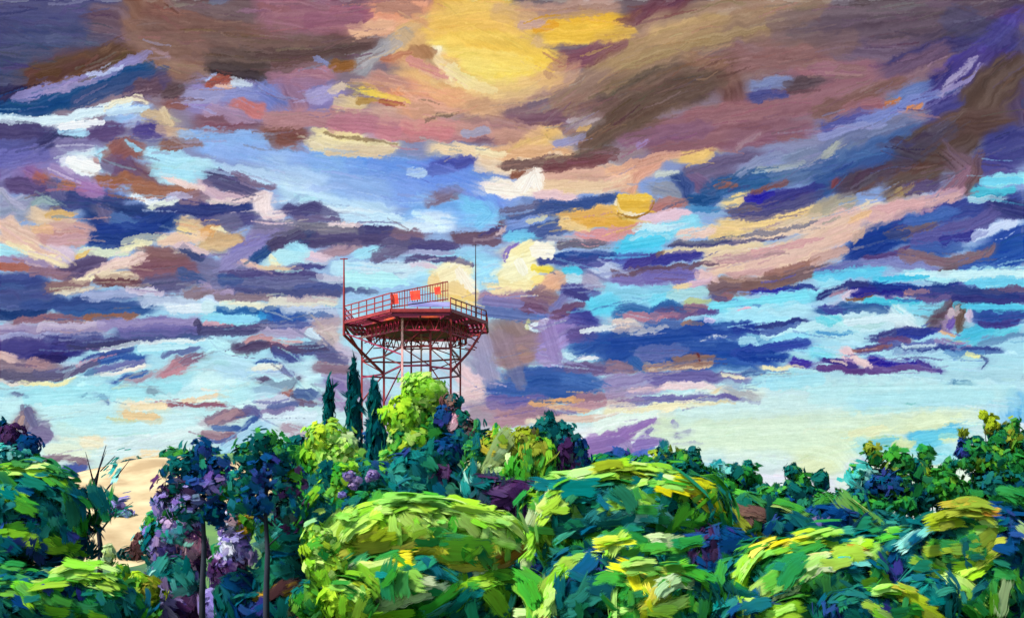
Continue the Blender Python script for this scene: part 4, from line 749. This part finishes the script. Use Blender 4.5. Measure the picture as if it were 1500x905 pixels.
    brace((-22.1, 146, H - 1.6), Lg(0, H - 5.2), .16, MAROON)
    m = MB(); m.tube([(-3.5, 145.6, H - .3), (-4.3, 144.2, H - 2.2), (-5.7, 142.5, H - 4.6), (-7.8, 140.5, H - 7.2)], .17, 8); m.build('brace', RED, T)
    brace((-5.4, 142.8, H - 4.2), Lg(2, H - 4.0), .12); brace((-4.3, 144.2, H - 2.2), Lg(2, H - 2.0), .1); brace((-4.4, 144.1, H - 3.0), Lg(2, H - 1.2), .12)
    brace((-20.6, 147, H - 2.1), (-15.6, 144, H - 1.5), .22, PALE)
build_tower()
# ---------------------------------------------------------------- trees and shrubs, far to near
A = dict
big = A(L=38, W=17, cover=4.2, ragged=.2); mid = A(L=29, W=13.5, cover=4, ragged=.24); small = A(L=13.5, W=8, flow='any', ragged=.24, cover=3.4); tiny = A(L=11, W=7, flow='any', ragged=.3, cover=3)
airy = A(L=14, W=8, flow='any', ragged=.38, cover=1.35, stray=.18)
G_CYP = 'slender cypresses below the tower'; G_HOR = 'dark trees along the right horizon'
# cypresses
plant('cypress', 122, 482, 'shortest slim dark cypress, standing alone left of the other two', 'tree',
      [(482, 640, 11, 40, 'cypress', A(L=22, W=6, flow='up')), (482, 600, 8, 36, 'cypress', A(L=22, W=5, flow='up')), (482, 578, 4, 22, 'cypress', A(L=18, W=4, flow='up'))], group=G_CYP)
plant('cypress', 121, 518, 'tallest slim dark cypress, left of the rusty tower leg', 'tree',
      [(519, 640, 13, 50, 'cypress', A(L=24, W=6, flow='up')), (518, 590, 11, 44, 'cypress', A(L=24, W=6, flow='up')), (517, 552, 5, 28, 'cypress', A(L=20, W=4, flow='up'))], group=G_CYP)
plant('cypress', 120, 549, 'slim dark cypress beside the lime green tree under the platform', 'tree',
      [(551, 650, 14, 46, 'cypress+teal', A(L=24, W=6, flow='up')), (549, 605, 10, 40, 'cypress', A(L=24, W=6, flow='up')), (547, 575, 5, 22, 'cypress', A(L=18, W=4, flow='up'))], group=G_CYP)
# hill trees
plant('leafy_tree', 118, 610, 'tall lime green tree directly in front of the tower legs', 'tree',
      [(622, 578, 34, 30, 'lime', small), (598, 612, 34, 32, 'lime', small), (642, 592, 20, 26, 'green+lime', small), (640, 625, 26, 28, 'green+deep', small),
       (606, 648, 36, 36, 'lime+green', small), (588, 645, 18, 24, 'lime+pale', small), (632, 668, 26, 28, 'green+teal', small), (580, 684, 30, 28, 'lime+green', small), (560, 700, 26, 24, 'green+lime', small), (625, 700, 30, 22, 'green+lime', small), (600, 655, 30, 60, 'deep', small)])
plant('round_tree', 116, 655, 'small plum and dark green tree at the foot of the right tower leg', 'tree',
      [(662, 590, 14, 14, 'brown+dark', tiny), (652, 612, 16, 20, 'navy+dark', tiny), (672, 620, 18, 20, 'brown+pink+dark', tiny), (680, 645, 22, 26, 'dark+brown', small)])
plant('leafy_shrub', 108, 480, 'bright lime shrub growing in front of the shortest cypress', 'shrub',
      [(478, 645, 30, 26, 'lime', small), (504, 658, 24, 24, 'lime+pale', small), (462, 672, 22, 20, 'green+lime', small), (498, 676, 36, 30, 'lime', small), (475, 690, 24, 24, 'green+orange', small)])
plant('dark_shrub', 104, 545, 'dark blue shrub with a green top at the foot of the cypresses', 'shrub',
      [(540, 692, 30, 18, 'navy+dark', small), (512, 700, 34, 24, 'deep+green', small), (560, 700, 32, 22, 'green+lime', small), (580, 720, 40, 30, 'dark+teal', small)])
plant('dark_shrub', 100, 625, 'blue and teal shrub under the tall lime green tree', 'shrub',
      [(612, 690, 40, 28, 'navy+teal', mid), (645, 668, 30, 24, 'navy+dark', small), (600, 720, 40, 34, 'navy+teal', mid), (650, 712, 34, 34, 'navy+teal+purple', mid), (560, 735, 50, 30, 'dark+teal', mid)])
plant('leafy_tree', 98, 735, 'spiky green tree with streaks of pale leaves right of the tower', 'tree',
      [(735, 660, 34, 30, 'green+olive', small), (702, 668, 26, 28, 'dark+deep', small), (760, 665, 26, 30, 'green+dark', small), (745, 700, 40, 34, 'green+pale', small), (705, 705, 30, 36, 'turq+teal+pale', A(L=22, W=7, flow='up')), (775, 705, 30, 34, 'green+olive', small)],
      [([(735, 660), (712, 690)], 5, 'pale'), ([(700, 660), (700, 620)], 9, 'deep+dark', A(L=14, W=4)), ([(728, 650), (727, 622)], 7, 'green', A(L=12, W=4))])
plant('leafy_tree', 95, 795, 'olive tree with tan streaks between green and purple trees', 'tree',
      [(785, 665, 26, 30, 'olive+green+pale', A(L=24, W=8, flow='up')), (770, 690, 24, 30, 'green+olive', A(L=20, W=8, flow='up')), (800, 690, 26, 44, 'green+deep', A(L=28, W=8, flow='up')), (770, 640, 16, 16, 'brown+olive', tiny), (760, 720, 36, 20, 'green+turq', small)])
plant('round_tree', 96, 830, 'rounded dark tree with a plum coloured side below the blue cloud', 'tree',
      [(800, 640, 26, 26, 'dark', small), (825, 660, 28, 34, 'dark+purple', small), (830, 690, 28, 38, 'purple', A(L=26, W=9, flow='up')), (848, 680, 16, 36, 'navy+dark', small), (800, 660, 24, 30, 'deep+dark', small)])
plant('dark_shrub', 80, 752, 'low aubergine shrub in the hollow between the two bright mounds', 'shrub',
      [(745, 730, 36, 26, 'purple', mid), (775, 742, 26, 34, 'purple', A(L=26, W=9, flow='up')), (715, 722, 26, 22, 'purple+dark', mid), (760, 770, 30, 24, 'purple+dark', mid)])
# left side
plant('leafy_tree', 84, 18, 'dark violet and green tree at the left edge under the heart shaped cloud', 'tree',
      [(12, 645, 22, 26, 'purple+navy', tiny), (40, 655, 18, 18, 'navy+purple', tiny), (20, 672, 36, 22, 'deep+turq+dark', tiny), (-25, 650, 30, 40, 'navy+dark', small)])
plant('bare_tree', 56, 142, 'thin bare tree with forked twigs and a few grey leaves', 'tree', [],
      [([(150, 700), (175, 668), (190, 662)], 5, 'teal+navy', A(L=12, W=3, cover=.7)), ([(165, 740), (195, 726)], 9, 'turq+navy+lilac', A(L=16, W=4, cover=.9)), ([(165, 715), (172, 690)], 7, 'turq+lilac', A(L=14, W=4, cover=.8)), ([(150, 765), (190, 742)], 7, 'navy+teal', A(L=15, W=4, cover=.8))],
      stem=[(147, 800), (140, 745), (137, 700)], stem_r=.17,
      limbs=[([(138, 720), (144, 690), (156, 652)], .09), ([(139, 715), (133, 690), (130, 662)], .06), ([(141, 742), (160, 715), (178, 690), (190, 672)], .06), ([(147, 690), (168, 668), (178, 672)], .035), ([(145, 780), (165, 755), (195, 735)], .06), ([(138, 705), (150, 676), (158, 660)], .04)], top=(137, 700), part='twig_leaves')
plant('lilac_shrub', 52, 262, 'violet flowering shrub growing under the left pine', 'shrub',
      [(262, 772, 30, 30, 'lilac+turq', small), (240, 800, 30, 34, 'turq+teal+lilac', small), (282, 805, 22, 40, 'lilac+purple+pink', small), (255, 850, 40, 38, 'lilac+turq+teal', mid), (262, 890, 44, 30, 'lilac+purple', mid), (228, 770, 16, 20, 'teal+green', tiny)])
plant('lilac_shrub', 50, 340, 'pale lavender flowering shrub between the two pine trunks', 'shrub',
      [(338, 765, 18, 22, 'lilac+white+pink', small), (345, 805, 24, 30, 'white+lilac', small), (335, 840, 28, 34, 'lilac+purple+pink', small), (352, 870, 30, 34, 'lilac+dark', mid), (330, 890, 34, 26, 'lilac+pink', mid), (358, 770, 14, 20, 'green+orange', tiny)])
plant('pine', 46, 298, 'left tall pine with violet needles and a straight dark trunk', 'tree',
      [(294, 664, 20, 22, 'dark+navy+deep', airy), (272, 688, 30, 22, 'dark+navy+deep', airy), (316, 690, 24, 22, 'dark+navy', airy), (262, 715, 30, 22, 'purple+dark', airy), (300, 712, 34, 22, 'navy+lilac', airy), (282, 742, 38, 26, 'dark+lilac+turq', airy), (315, 750, 22, 20, 'navy+lilac', airy), (328, 722, 18, 16, 'dark+deep', airy), (250, 742, 18, 18, 'deep+lilac', airy)],
      stem=[(296, 870), (299, 800), (297, 750), (299, 705), (294, 655)], stem_r=.15, limbs=[([(298, 755), (275, 735), (252, 728)], .07), ([(298, 740), (318, 722), (334, 716)], .06), ([(298, 715), (276, 696), (262, 680)], .06), ([(297, 690), (312, 676), (322, 668)], .05), ([(299, 790), (285, 778), (276, 774)], .04)], group='tall bare-trunked pines')
plant('pine', 45, 391, 'right tall pine with rounded dark green crown and bare trunk', 'tree',
      [(388, 648, 26, 22, 'deep+dark', airy), (364, 672, 22, 24, 'deep+dark', airy), (410, 668, 20, 26, 'deep+dark', airy), (388, 690, 30, 26, 'dark+navy', airy), (355, 706, 24, 24, 'dark+teal', airy), (420, 712, 26, 26, 'purple+dark', airy), (380, 730, 34, 24, 'dark+navy', airy), (420, 752, 24, 26, 'dark+purple', airy), (352, 738, 20, 18, 'teal+green', airy), (428, 695, 12, 10, 'green', airy)],
      stem=[(390, 870), (392, 810), (389, 755), (391, 705), (387, 640)], stem_r=.15, limbs=[([(390, 765), (366, 744), (344, 738)], .07), ([(390, 750), (412, 734), (430, 728)], .07), ([(391, 715), (368, 694), (350, 684)], .06), ([(389, 695), (408, 678), (420, 664)], .05), ([(392, 800), (408, 786), (414, 780)], .04)], group='tall bare-trunked pines')
plant('dark_shrub', 47.5, 440, 'dark teal thicket at the right pine trunk, touched with bright green', 'shrub',
      [(420, 790, 28, 32, 'dark+teal+deep', mid), (455, 765, 22, 40, 'dark+deep+green', mid), (425, 850, 50, 50, 'navy+dark', mid), (470, 790, 24, 50, 'dark+teal', mid), (400, 890, 60, 30, 'navy+dark+brown', mid), (395, 780, 20, 20, 'green+turq', small), (350, 880, 30, 40, 'dark+navy', mid)],
      [([(462, 725), (440, 762)], 12, 'green+lime', A(L=22, W=8)), ([(380, 800), (412, 782)], 9, 'turq', A(L=20, W=7)), ([(395, 870), (440, 850)], 12, 'orange+brown', A(L=24, W=8))])
plant('flowering_shrub', 66, 512, 'green shrub dotted with clusters of pale violet flowers', 'shrub',
      [(505, 705, 28, 26, 'green+lime', small), (490, 728, 26, 24, 'lime+green', small), (540, 705, 22, 20, 'green+dark', small), (520, 745, 40, 26, 'dark+deep', small), (475, 740, 24, 60, 'dark+teal', small), (545, 740, 40, 26, 'dark+deep', small)])
_e = [o for o in COL.objects if o.name.startswith('flowering_shrub')][0]
for i, (px, py, r) in enumerate(((512, 697, 9), (522, 703, 8), (517, 711, 7), (547, 696, 9), (501, 724, 5), (470, 758, 8), (541, 700, 6))):
    D = Dabs(900 + i); D.lobe(62, px, py, r, r * .8, 'lilac+white', L=7, W=5, flow='any', cover=2.5)
    link_mesh('flower_cluster', D.mesh('flower_cluster'), _e, LEAF)
plant('round_tree', 52, 58, 'broad rounded green tree at the left edge with a dark teal flank', 'tree',
      [(58, 750, 84, 62, 'dark+teal+deep', mid), (10, 730, 60, 44, 'deep+green', mid), (40, 790, 90, 40, 'navy+dark', mid), (-40, 780, 60, 80, 'deep+dark', mid)],
      [([(-20, 705), (30, 690), (75, 692)], 20, 'green+limecap', A(off=2)), ([(75, 694), (112, 722), (132, 770)], 12, 'deep+green', A(off=1.5)), ([(30, 720), (70, 745)], 18, 'green+deep', A(off=2.4)), ([(0, 800), (40, 782), (90, 788), (130, 806)], 22, 'green+limecap', A(off=2.8))])
plant('round_shrub', 42, 80, 'low bright green mound in the bottom left corner', 'shrub',
      [(60, 880, 90, 44, 'dark+navy', mid), (150, 885, 60, 36, 'dark+deep', mid), (-20, 870, 60, 50, 'deep+dark', mid)],
      [([(0, 868), (20, 845), (60, 848), (85, 872)], 28, 'deep+green+limecap', A(off=2)), ([(85, 858), (130, 840), (180, 862)], 26, 'green+limecap', A(off=1.8)), ([(100, 880), (165, 895)], 20, 'green+deep', A(off=1.9))])
plant('leafy_shrub', 50, 205, 'small yellow green shrub on the sandy hillside beside the violet shrub', 'shrub',
      [(202, 855, 18, 18, 'yellow+lime', small), (175, 850, 14, 22, 'pale+green+olive', small), (212, 865, 24, 22, 'olive+green', small), (190, 888, 40, 24, 'green+deep', small), (160, 815, 9, 14, 'pale+green', tiny)])
plant('low_scrub', on_ground(198, 812) - .8, 198, 'low brown scrub on the bare sandy slope', 'shrub', [(205, 800, 13, 12, 'brown', tiny), (190, 812, 16, 9, 'brown+dark', tiny), (208, 788, 8, 8, 'brown', tiny)])
plant('low_scrub', on_ground(172, 752) - .8, 172, 'thin grey lilac scrub on the sandy slope behind the bare tree', 'shrub', [(166, 742, 14, 9, 'lilac+pale', tiny), (182, 752, 12, 7, 'turq+lilac', tiny)])
plant('low_scrub', on_ground(228, 800) - .8, 228, 'blue green scrub at the edge of the sandy slope beside the left pine', 'shrub', [(226, 770, 14, 20, 'turq+teal', tiny), (222, 800, 14, 16, 'deep+olive', tiny), (232, 735, 8, 16, 'navy+lilac', tiny)])
# middle mounds: sunlit tops and shaded lower parts put into the leaf colours
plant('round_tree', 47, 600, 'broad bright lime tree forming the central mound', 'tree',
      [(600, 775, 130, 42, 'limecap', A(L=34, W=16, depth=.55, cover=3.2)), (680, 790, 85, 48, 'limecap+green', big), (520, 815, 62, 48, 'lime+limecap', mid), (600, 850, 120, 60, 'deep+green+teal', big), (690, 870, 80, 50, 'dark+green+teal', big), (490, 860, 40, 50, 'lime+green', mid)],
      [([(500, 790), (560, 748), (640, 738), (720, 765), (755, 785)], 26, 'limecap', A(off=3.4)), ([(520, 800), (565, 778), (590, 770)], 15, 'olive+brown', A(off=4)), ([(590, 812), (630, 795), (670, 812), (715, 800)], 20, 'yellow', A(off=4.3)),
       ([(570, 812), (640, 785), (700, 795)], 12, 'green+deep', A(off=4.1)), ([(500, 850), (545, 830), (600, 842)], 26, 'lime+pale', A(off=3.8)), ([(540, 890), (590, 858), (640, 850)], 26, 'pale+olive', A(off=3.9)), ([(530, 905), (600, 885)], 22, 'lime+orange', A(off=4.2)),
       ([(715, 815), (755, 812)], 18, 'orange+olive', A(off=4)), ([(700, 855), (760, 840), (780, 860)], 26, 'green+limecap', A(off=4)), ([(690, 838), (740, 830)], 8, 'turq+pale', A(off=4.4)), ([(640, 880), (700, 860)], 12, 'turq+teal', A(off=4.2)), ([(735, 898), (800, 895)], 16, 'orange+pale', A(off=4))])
plant('leafy_shrub', 44, 470, 'lime shrub at the foot of the dark thicket, left of the central mound', 'shrub',
      [(470, 800, 24, 26, 'lime+green', small), (478, 835, 26, 26, 'lime', small), (460, 780, 14, 14, 'lime+lilac', tiny), (510, 880, 40, 34, 'lime+green', mid), (450, 880, 26, 26, 'green+dark', small)])
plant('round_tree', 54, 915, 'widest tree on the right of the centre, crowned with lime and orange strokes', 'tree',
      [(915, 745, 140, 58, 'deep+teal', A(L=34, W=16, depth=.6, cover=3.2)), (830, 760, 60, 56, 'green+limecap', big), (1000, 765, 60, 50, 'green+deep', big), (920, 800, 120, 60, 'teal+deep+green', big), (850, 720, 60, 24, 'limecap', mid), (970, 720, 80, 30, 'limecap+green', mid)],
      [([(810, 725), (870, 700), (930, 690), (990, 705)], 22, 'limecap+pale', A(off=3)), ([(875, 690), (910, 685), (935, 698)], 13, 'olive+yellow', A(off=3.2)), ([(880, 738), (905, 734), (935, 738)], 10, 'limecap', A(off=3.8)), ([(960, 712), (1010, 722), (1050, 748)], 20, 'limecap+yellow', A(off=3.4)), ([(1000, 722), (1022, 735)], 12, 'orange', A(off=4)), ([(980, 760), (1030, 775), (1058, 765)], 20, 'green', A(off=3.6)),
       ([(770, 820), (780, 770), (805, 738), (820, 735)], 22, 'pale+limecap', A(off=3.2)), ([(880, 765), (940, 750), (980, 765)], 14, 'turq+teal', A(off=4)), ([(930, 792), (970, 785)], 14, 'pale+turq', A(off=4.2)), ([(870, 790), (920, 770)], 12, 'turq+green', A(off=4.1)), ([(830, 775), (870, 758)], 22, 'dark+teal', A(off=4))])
plant('round_shrub', 45, 872, 'shrub with a dark hollow framed by a lime arch, in front of the widest tree', 'shrub',
      [(880, 865, 74, 54, 'navy+dark', big), (840, 850, 40, 44, 'teal+dark', mid), (920, 830, 50, 30, 'teal+dark', mid)],  # navy lobes put the hollow's shade into the leaf colour
      [([(800, 880), (815, 845), (845, 822), (890, 812)], 14, 'limecap', A(off=2.6)), ([(815, 855), (830, 840)], 10, 'pale+lime', A(off=2.8)), ([(905, 795), (898, 822)], 13, 'limecap+olive', A(off=2.6)), ([(860, 802), (910, 792)], 8, 'yellow+lime', A(off=2.6)), ([(820, 890), (850, 870)], 18, 'turq+teal', A(off=3)), ([(780, 860), (785, 890)], 18, 'green+limecap', A(off=2.4)), ([(920, 815), (985, 800), (1010, 795)], 16, 'green+deep', A(off=2.4))])
plant('round_shrub', 42, 960, 'low shrub of lime and orange strokes beside the dark hollow', 'shrub',
      [(960, 870, 62, 40, 'green+deep', mid), (1000, 880, 50, 40, 'teal+green', mid), (940, 895, 40, 26, 'limecap+green', mid)],
      [([(910, 830), (930, 850), (945, 880)], 18, 'limecap+yellow', A(off=2)), ([(945, 870), (975, 848), (1005, 848)], 18, 'pale+olive', A(off=2.4)), ([(938, 890), (955, 862)], 12, 'orange+yellow', A(off=2.4)), ([(965, 835), (1010, 835), (1030, 860)], 16, 'green+deep', A(off=2)), ([(950, 885), (985, 880)], 14, 'lime', A(off=2.4)), ([(915, 832), (940, 826)], 16, 'lime', A(off=2.3))])
plant('dark_shrub', 52, 1035, 'deep indigo and purple shrub in the gap left of the striped mound', 'shrub',
      [(1035, 815, 30, 40, 'purple+navy', mid), (1055, 845, 32, 34, 'navy+purple', mid), (1030, 860, 34, 40, 'purple+navy', mid), (1060, 800, 40, 26, 'navy+purple', mid)],
      [([(1050, 830), (1062, 842)], 8, 'lilac+pink', A(L=9, W=5, off=1.8))])
# right horizon
H_ = A(L=13, W=7.5, flow='any', spread=.5, cover=2.2, ragged=.34, stray=.15)
plant('leafy_tree', 92, 990, 'dark ragged tree rising right behind the widest crown', 'tree',
      [(975, 668, 16, 14, 'dark+olive', H_), (1000, 678, 26, 16, 'deep+green+dark', H_), (1025, 695, 26, 16, 'dark+deep', H_), (985, 690, 34, 20, 'dark', H_), (1015, 668, 10, 12, 'dark', tiny), (1010, 712, 40, 20, 'dark+deep+navy', H_)], group=G_HOR)
plant('leafy_tree', 96, 1070, 'teal feathery tree left of the pale gap on the right horizon', 'tree',
      [(1055, 690, 26, 12, 'teal+turq', H_), (1082, 695, 24, 13, 'deep+dark', H_), (1100, 702, 12, 9, 'deep', tiny), (1060, 712, 34, 16, 'dark+green', H_), (1096, 685, 5, 10, 'teal', tiny), (1040, 705, 24, 16, 'dark+teal', H_)], group=G_HOR)
plant('leafy_tree', 94, 1165, 'small bushy tree with two tufts right of the pale gap on the horizon', 'tree',
      [(1163, 692, 12, 12, 'deep+dark', tiny), (1175, 708, 14, 18, 'deep', H_), (1203, 706, 11, 14, 'deep+dark', tiny), (1165, 722, 30, 16, 'deep+dark', H_), (1195, 738, 44, 18, 'dark+deep', H_), (1225, 732, 12, 10, 'dark', tiny), (1150, 742, 40, 18, 'dark+deep+navy', H_)], group=G_HOR)
plant('leafy_tree', 90, 1290, 'olive topped tree with three upright tufts on the right horizon', 'tree',
      [(1280, 668, 13, 16, 'olive+deep', H_), (1310, 680, 17, 22, 'deep+olive', H_), (1328, 676, 10, 14, 'deep', tiny), (1262, 700, 22, 20, 'deep+turq', H_), (1300, 712, 42, 24, 'dark+deep+navy', H_), (1290, 742, 56, 22, 'dark+deep', H_), (1262, 735, 30, 22, 'deep+dark', H_), (1274, 658, 6, 10, 'olive', tiny)], group=G_HOR)
plant('leafy_tree', 91, 1362, 'dark green tree between the olive topped tree and the tallest one', 'tree',
      [(1356, 672, 10, 20, 'deep+olive', H_), (1388, 690, 12, 14, 'deep', tiny), (1365, 708, 26, 22, 'deep+green', H_), (1352, 730, 30, 24, 'dark+deep+navy', H_), (1390, 722, 30, 26, 'deep+green+dark', H_), (1345, 690, 10, 16, 'teal', tiny)], group=G_HOR)
plant('leafy_tree', 86, 1455, 'tallest spreading tree on the right horizon, its leaves thinning into the sky', 'tree',
      [(1452, 622, 9, 14, 'olive+deep', tiny), (1465, 645, 14, 20, 'dark+deep+navy', H_), (1482, 640, 14, 24, 'olive+deep', H_), (1500, 650, 20, 20, 'deep+dark', H_), (1430, 660, 18, 11, 'dark+deep', H_), (1412, 664, 12, 8, 'navy', tiny), (1412, 678, 24, 10, 'olive+deep', H_), (1455, 680, 30, 24, 'deep+green+dark', H_), (1490, 690, 34, 34, 'deep+dark', H_), (1460, 720, 46, 34, 'dark+deep', H_), (1440, 608, 5, 6, 'olive', tiny), (1412, 633, 5, 4, 'olive', tiny), (1408, 648, 4, 5, 'navy', tiny), (1432, 645, 8, 6, 'green+dark', tiny), (1470, 760, 50, 30, 'dark+deep', H_)], group=G_HOR)
# right foreground
plant('dark_shrub', 70, 1120, 'dark thicket with tan and mauve strokes behind the striped mound', 'shrub',
      [(1090, 755, 44, 30, 'dark+deep', mid), (1150, 770, 60, 24, 'dark+navy', mid), (1220, 760, 50, 22, 'navy+dark', mid), (1180, 790, 60, 24, 'dark+teal', mid), (1270, 775, 50, 20, 'dark+teal', mid)],
      [([(1075, 745), (1100, 752)], 14, 'brown', A(off=3)), ([(1078, 752), (1100, 780), (1125, 782)], 16, 'pale+olive', A(off=3.2)), ([(1140, 740), (1165, 755)], 14, 'pale+deep', A(off=3)), ([(1170, 770), (1200, 762)], 12, 'lilac+white', A(off=3.2)), ([(1245, 745), (1265, 775)], 14, 'pale+deep', A(off=3))])
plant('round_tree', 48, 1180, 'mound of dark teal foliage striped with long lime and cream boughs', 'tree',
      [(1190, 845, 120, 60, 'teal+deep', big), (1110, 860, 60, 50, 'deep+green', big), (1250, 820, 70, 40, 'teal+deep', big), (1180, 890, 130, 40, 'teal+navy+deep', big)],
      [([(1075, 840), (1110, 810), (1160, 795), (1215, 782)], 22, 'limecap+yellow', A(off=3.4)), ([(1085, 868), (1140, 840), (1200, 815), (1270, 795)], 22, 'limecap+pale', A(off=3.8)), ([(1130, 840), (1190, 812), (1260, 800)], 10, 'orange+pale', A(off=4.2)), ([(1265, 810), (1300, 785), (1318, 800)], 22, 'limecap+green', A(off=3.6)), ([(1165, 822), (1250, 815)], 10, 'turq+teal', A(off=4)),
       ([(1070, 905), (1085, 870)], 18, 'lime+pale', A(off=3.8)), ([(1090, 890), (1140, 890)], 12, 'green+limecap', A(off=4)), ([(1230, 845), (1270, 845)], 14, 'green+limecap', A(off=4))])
plant('round_shrub', 42, 1305, 'low olive and lime tuft at the bottom edge beneath the striped mound', 'shrub',
      [(1300, 890, 46, 26, 'deep+green', mid), (1360, 880, 40, 40, 'teal+dark', mid), (1260, 895, 50, 30, 'navy+dark', mid)],
      [([(1265, 870), (1300, 866), (1345, 885)], 20, 'olive+limecap', A(off=1.8)), ([(1262, 885), (1290, 900)], 14, 'limecap', A(off=1.8)), ([(1300, 895), (1340, 892)], 14, 'green', A(off=1.8))])
plant('round_tree', 46, 1410, 'shadowy tree at the right edge with yellow green and olive clumps', 'tree',
      [(1405, 805, 58, 46, 'dark+deep', mid), (1460, 810, 60, 70, 'dark+navy', mid), (1330, 820, 34, 44, 'teal+navy', mid), (1430, 860, 70, 50, 'dark+deep', mid), (1490, 850, 40, 70, 'navy', mid)],
      [([(1355, 762), (1395, 748), (1432, 755)], 26, 'olive+orange', A(off=2.6)), ([(1405, 778), (1440, 772)], 14, 'olive+limecap', A(off=2.8)), ([(1360, 800), (1410, 806), (1440, 790)], 22, 'deep+olive', A(off=2.8)), ([(1330, 820), (1370, 832), (1400, 826)], 16, 'limecap+pale', A(off=3)), ([(1350, 835), (1395, 855), (1425, 895)], 22, 'limecap+green', A(off=3)), ([(1400, 830), (1425, 820)], 20, 'limecap', A(off=3.1)), ([(1440, 860), (1432, 900)], 26, 'green+pale', A(off=3)),
       ([(1318, 800), (1345, 782)], 12, 'turq+navy', A(off=2.6)), ([(1485, 780), (1500, 800)], 16, 'white+pale', A(off=2.8)), ([(1470, 720), (1500, 740)], 20, 'deep+olive', A(off=1))])
# understorey that closes the gaps between the trunks
U = Dabs(4242)
for _ in range(260):
    a = U.rs.uniform(-27, 27); d = U.rs.uniform(58, 150)
    x, y = d * math.tan(R(a)), d
    if math.hypot((x + 47) / 22, (y - 117) / 21) < 1: continue
    if d < 118 and -24 < a < -15: continue
    px = 750 + x / y * F; z = ground_z(x, y) + .7; py = HOR - (z - EYE) / y * F
    s = F / d
    U.lobe(d, px, py, 1.9 * s, 1.1 * s, ('dark+deep', 'dark+teal', 'deep+green', 'navy+dark')[U.rs.randint(4)], L=1.1 * s, W=.7 * s, flow='any', cover=1.6)
label(link_mesh('undergrowth', U.mesh('undergrowth'), None, LEAF), kind='stuff')
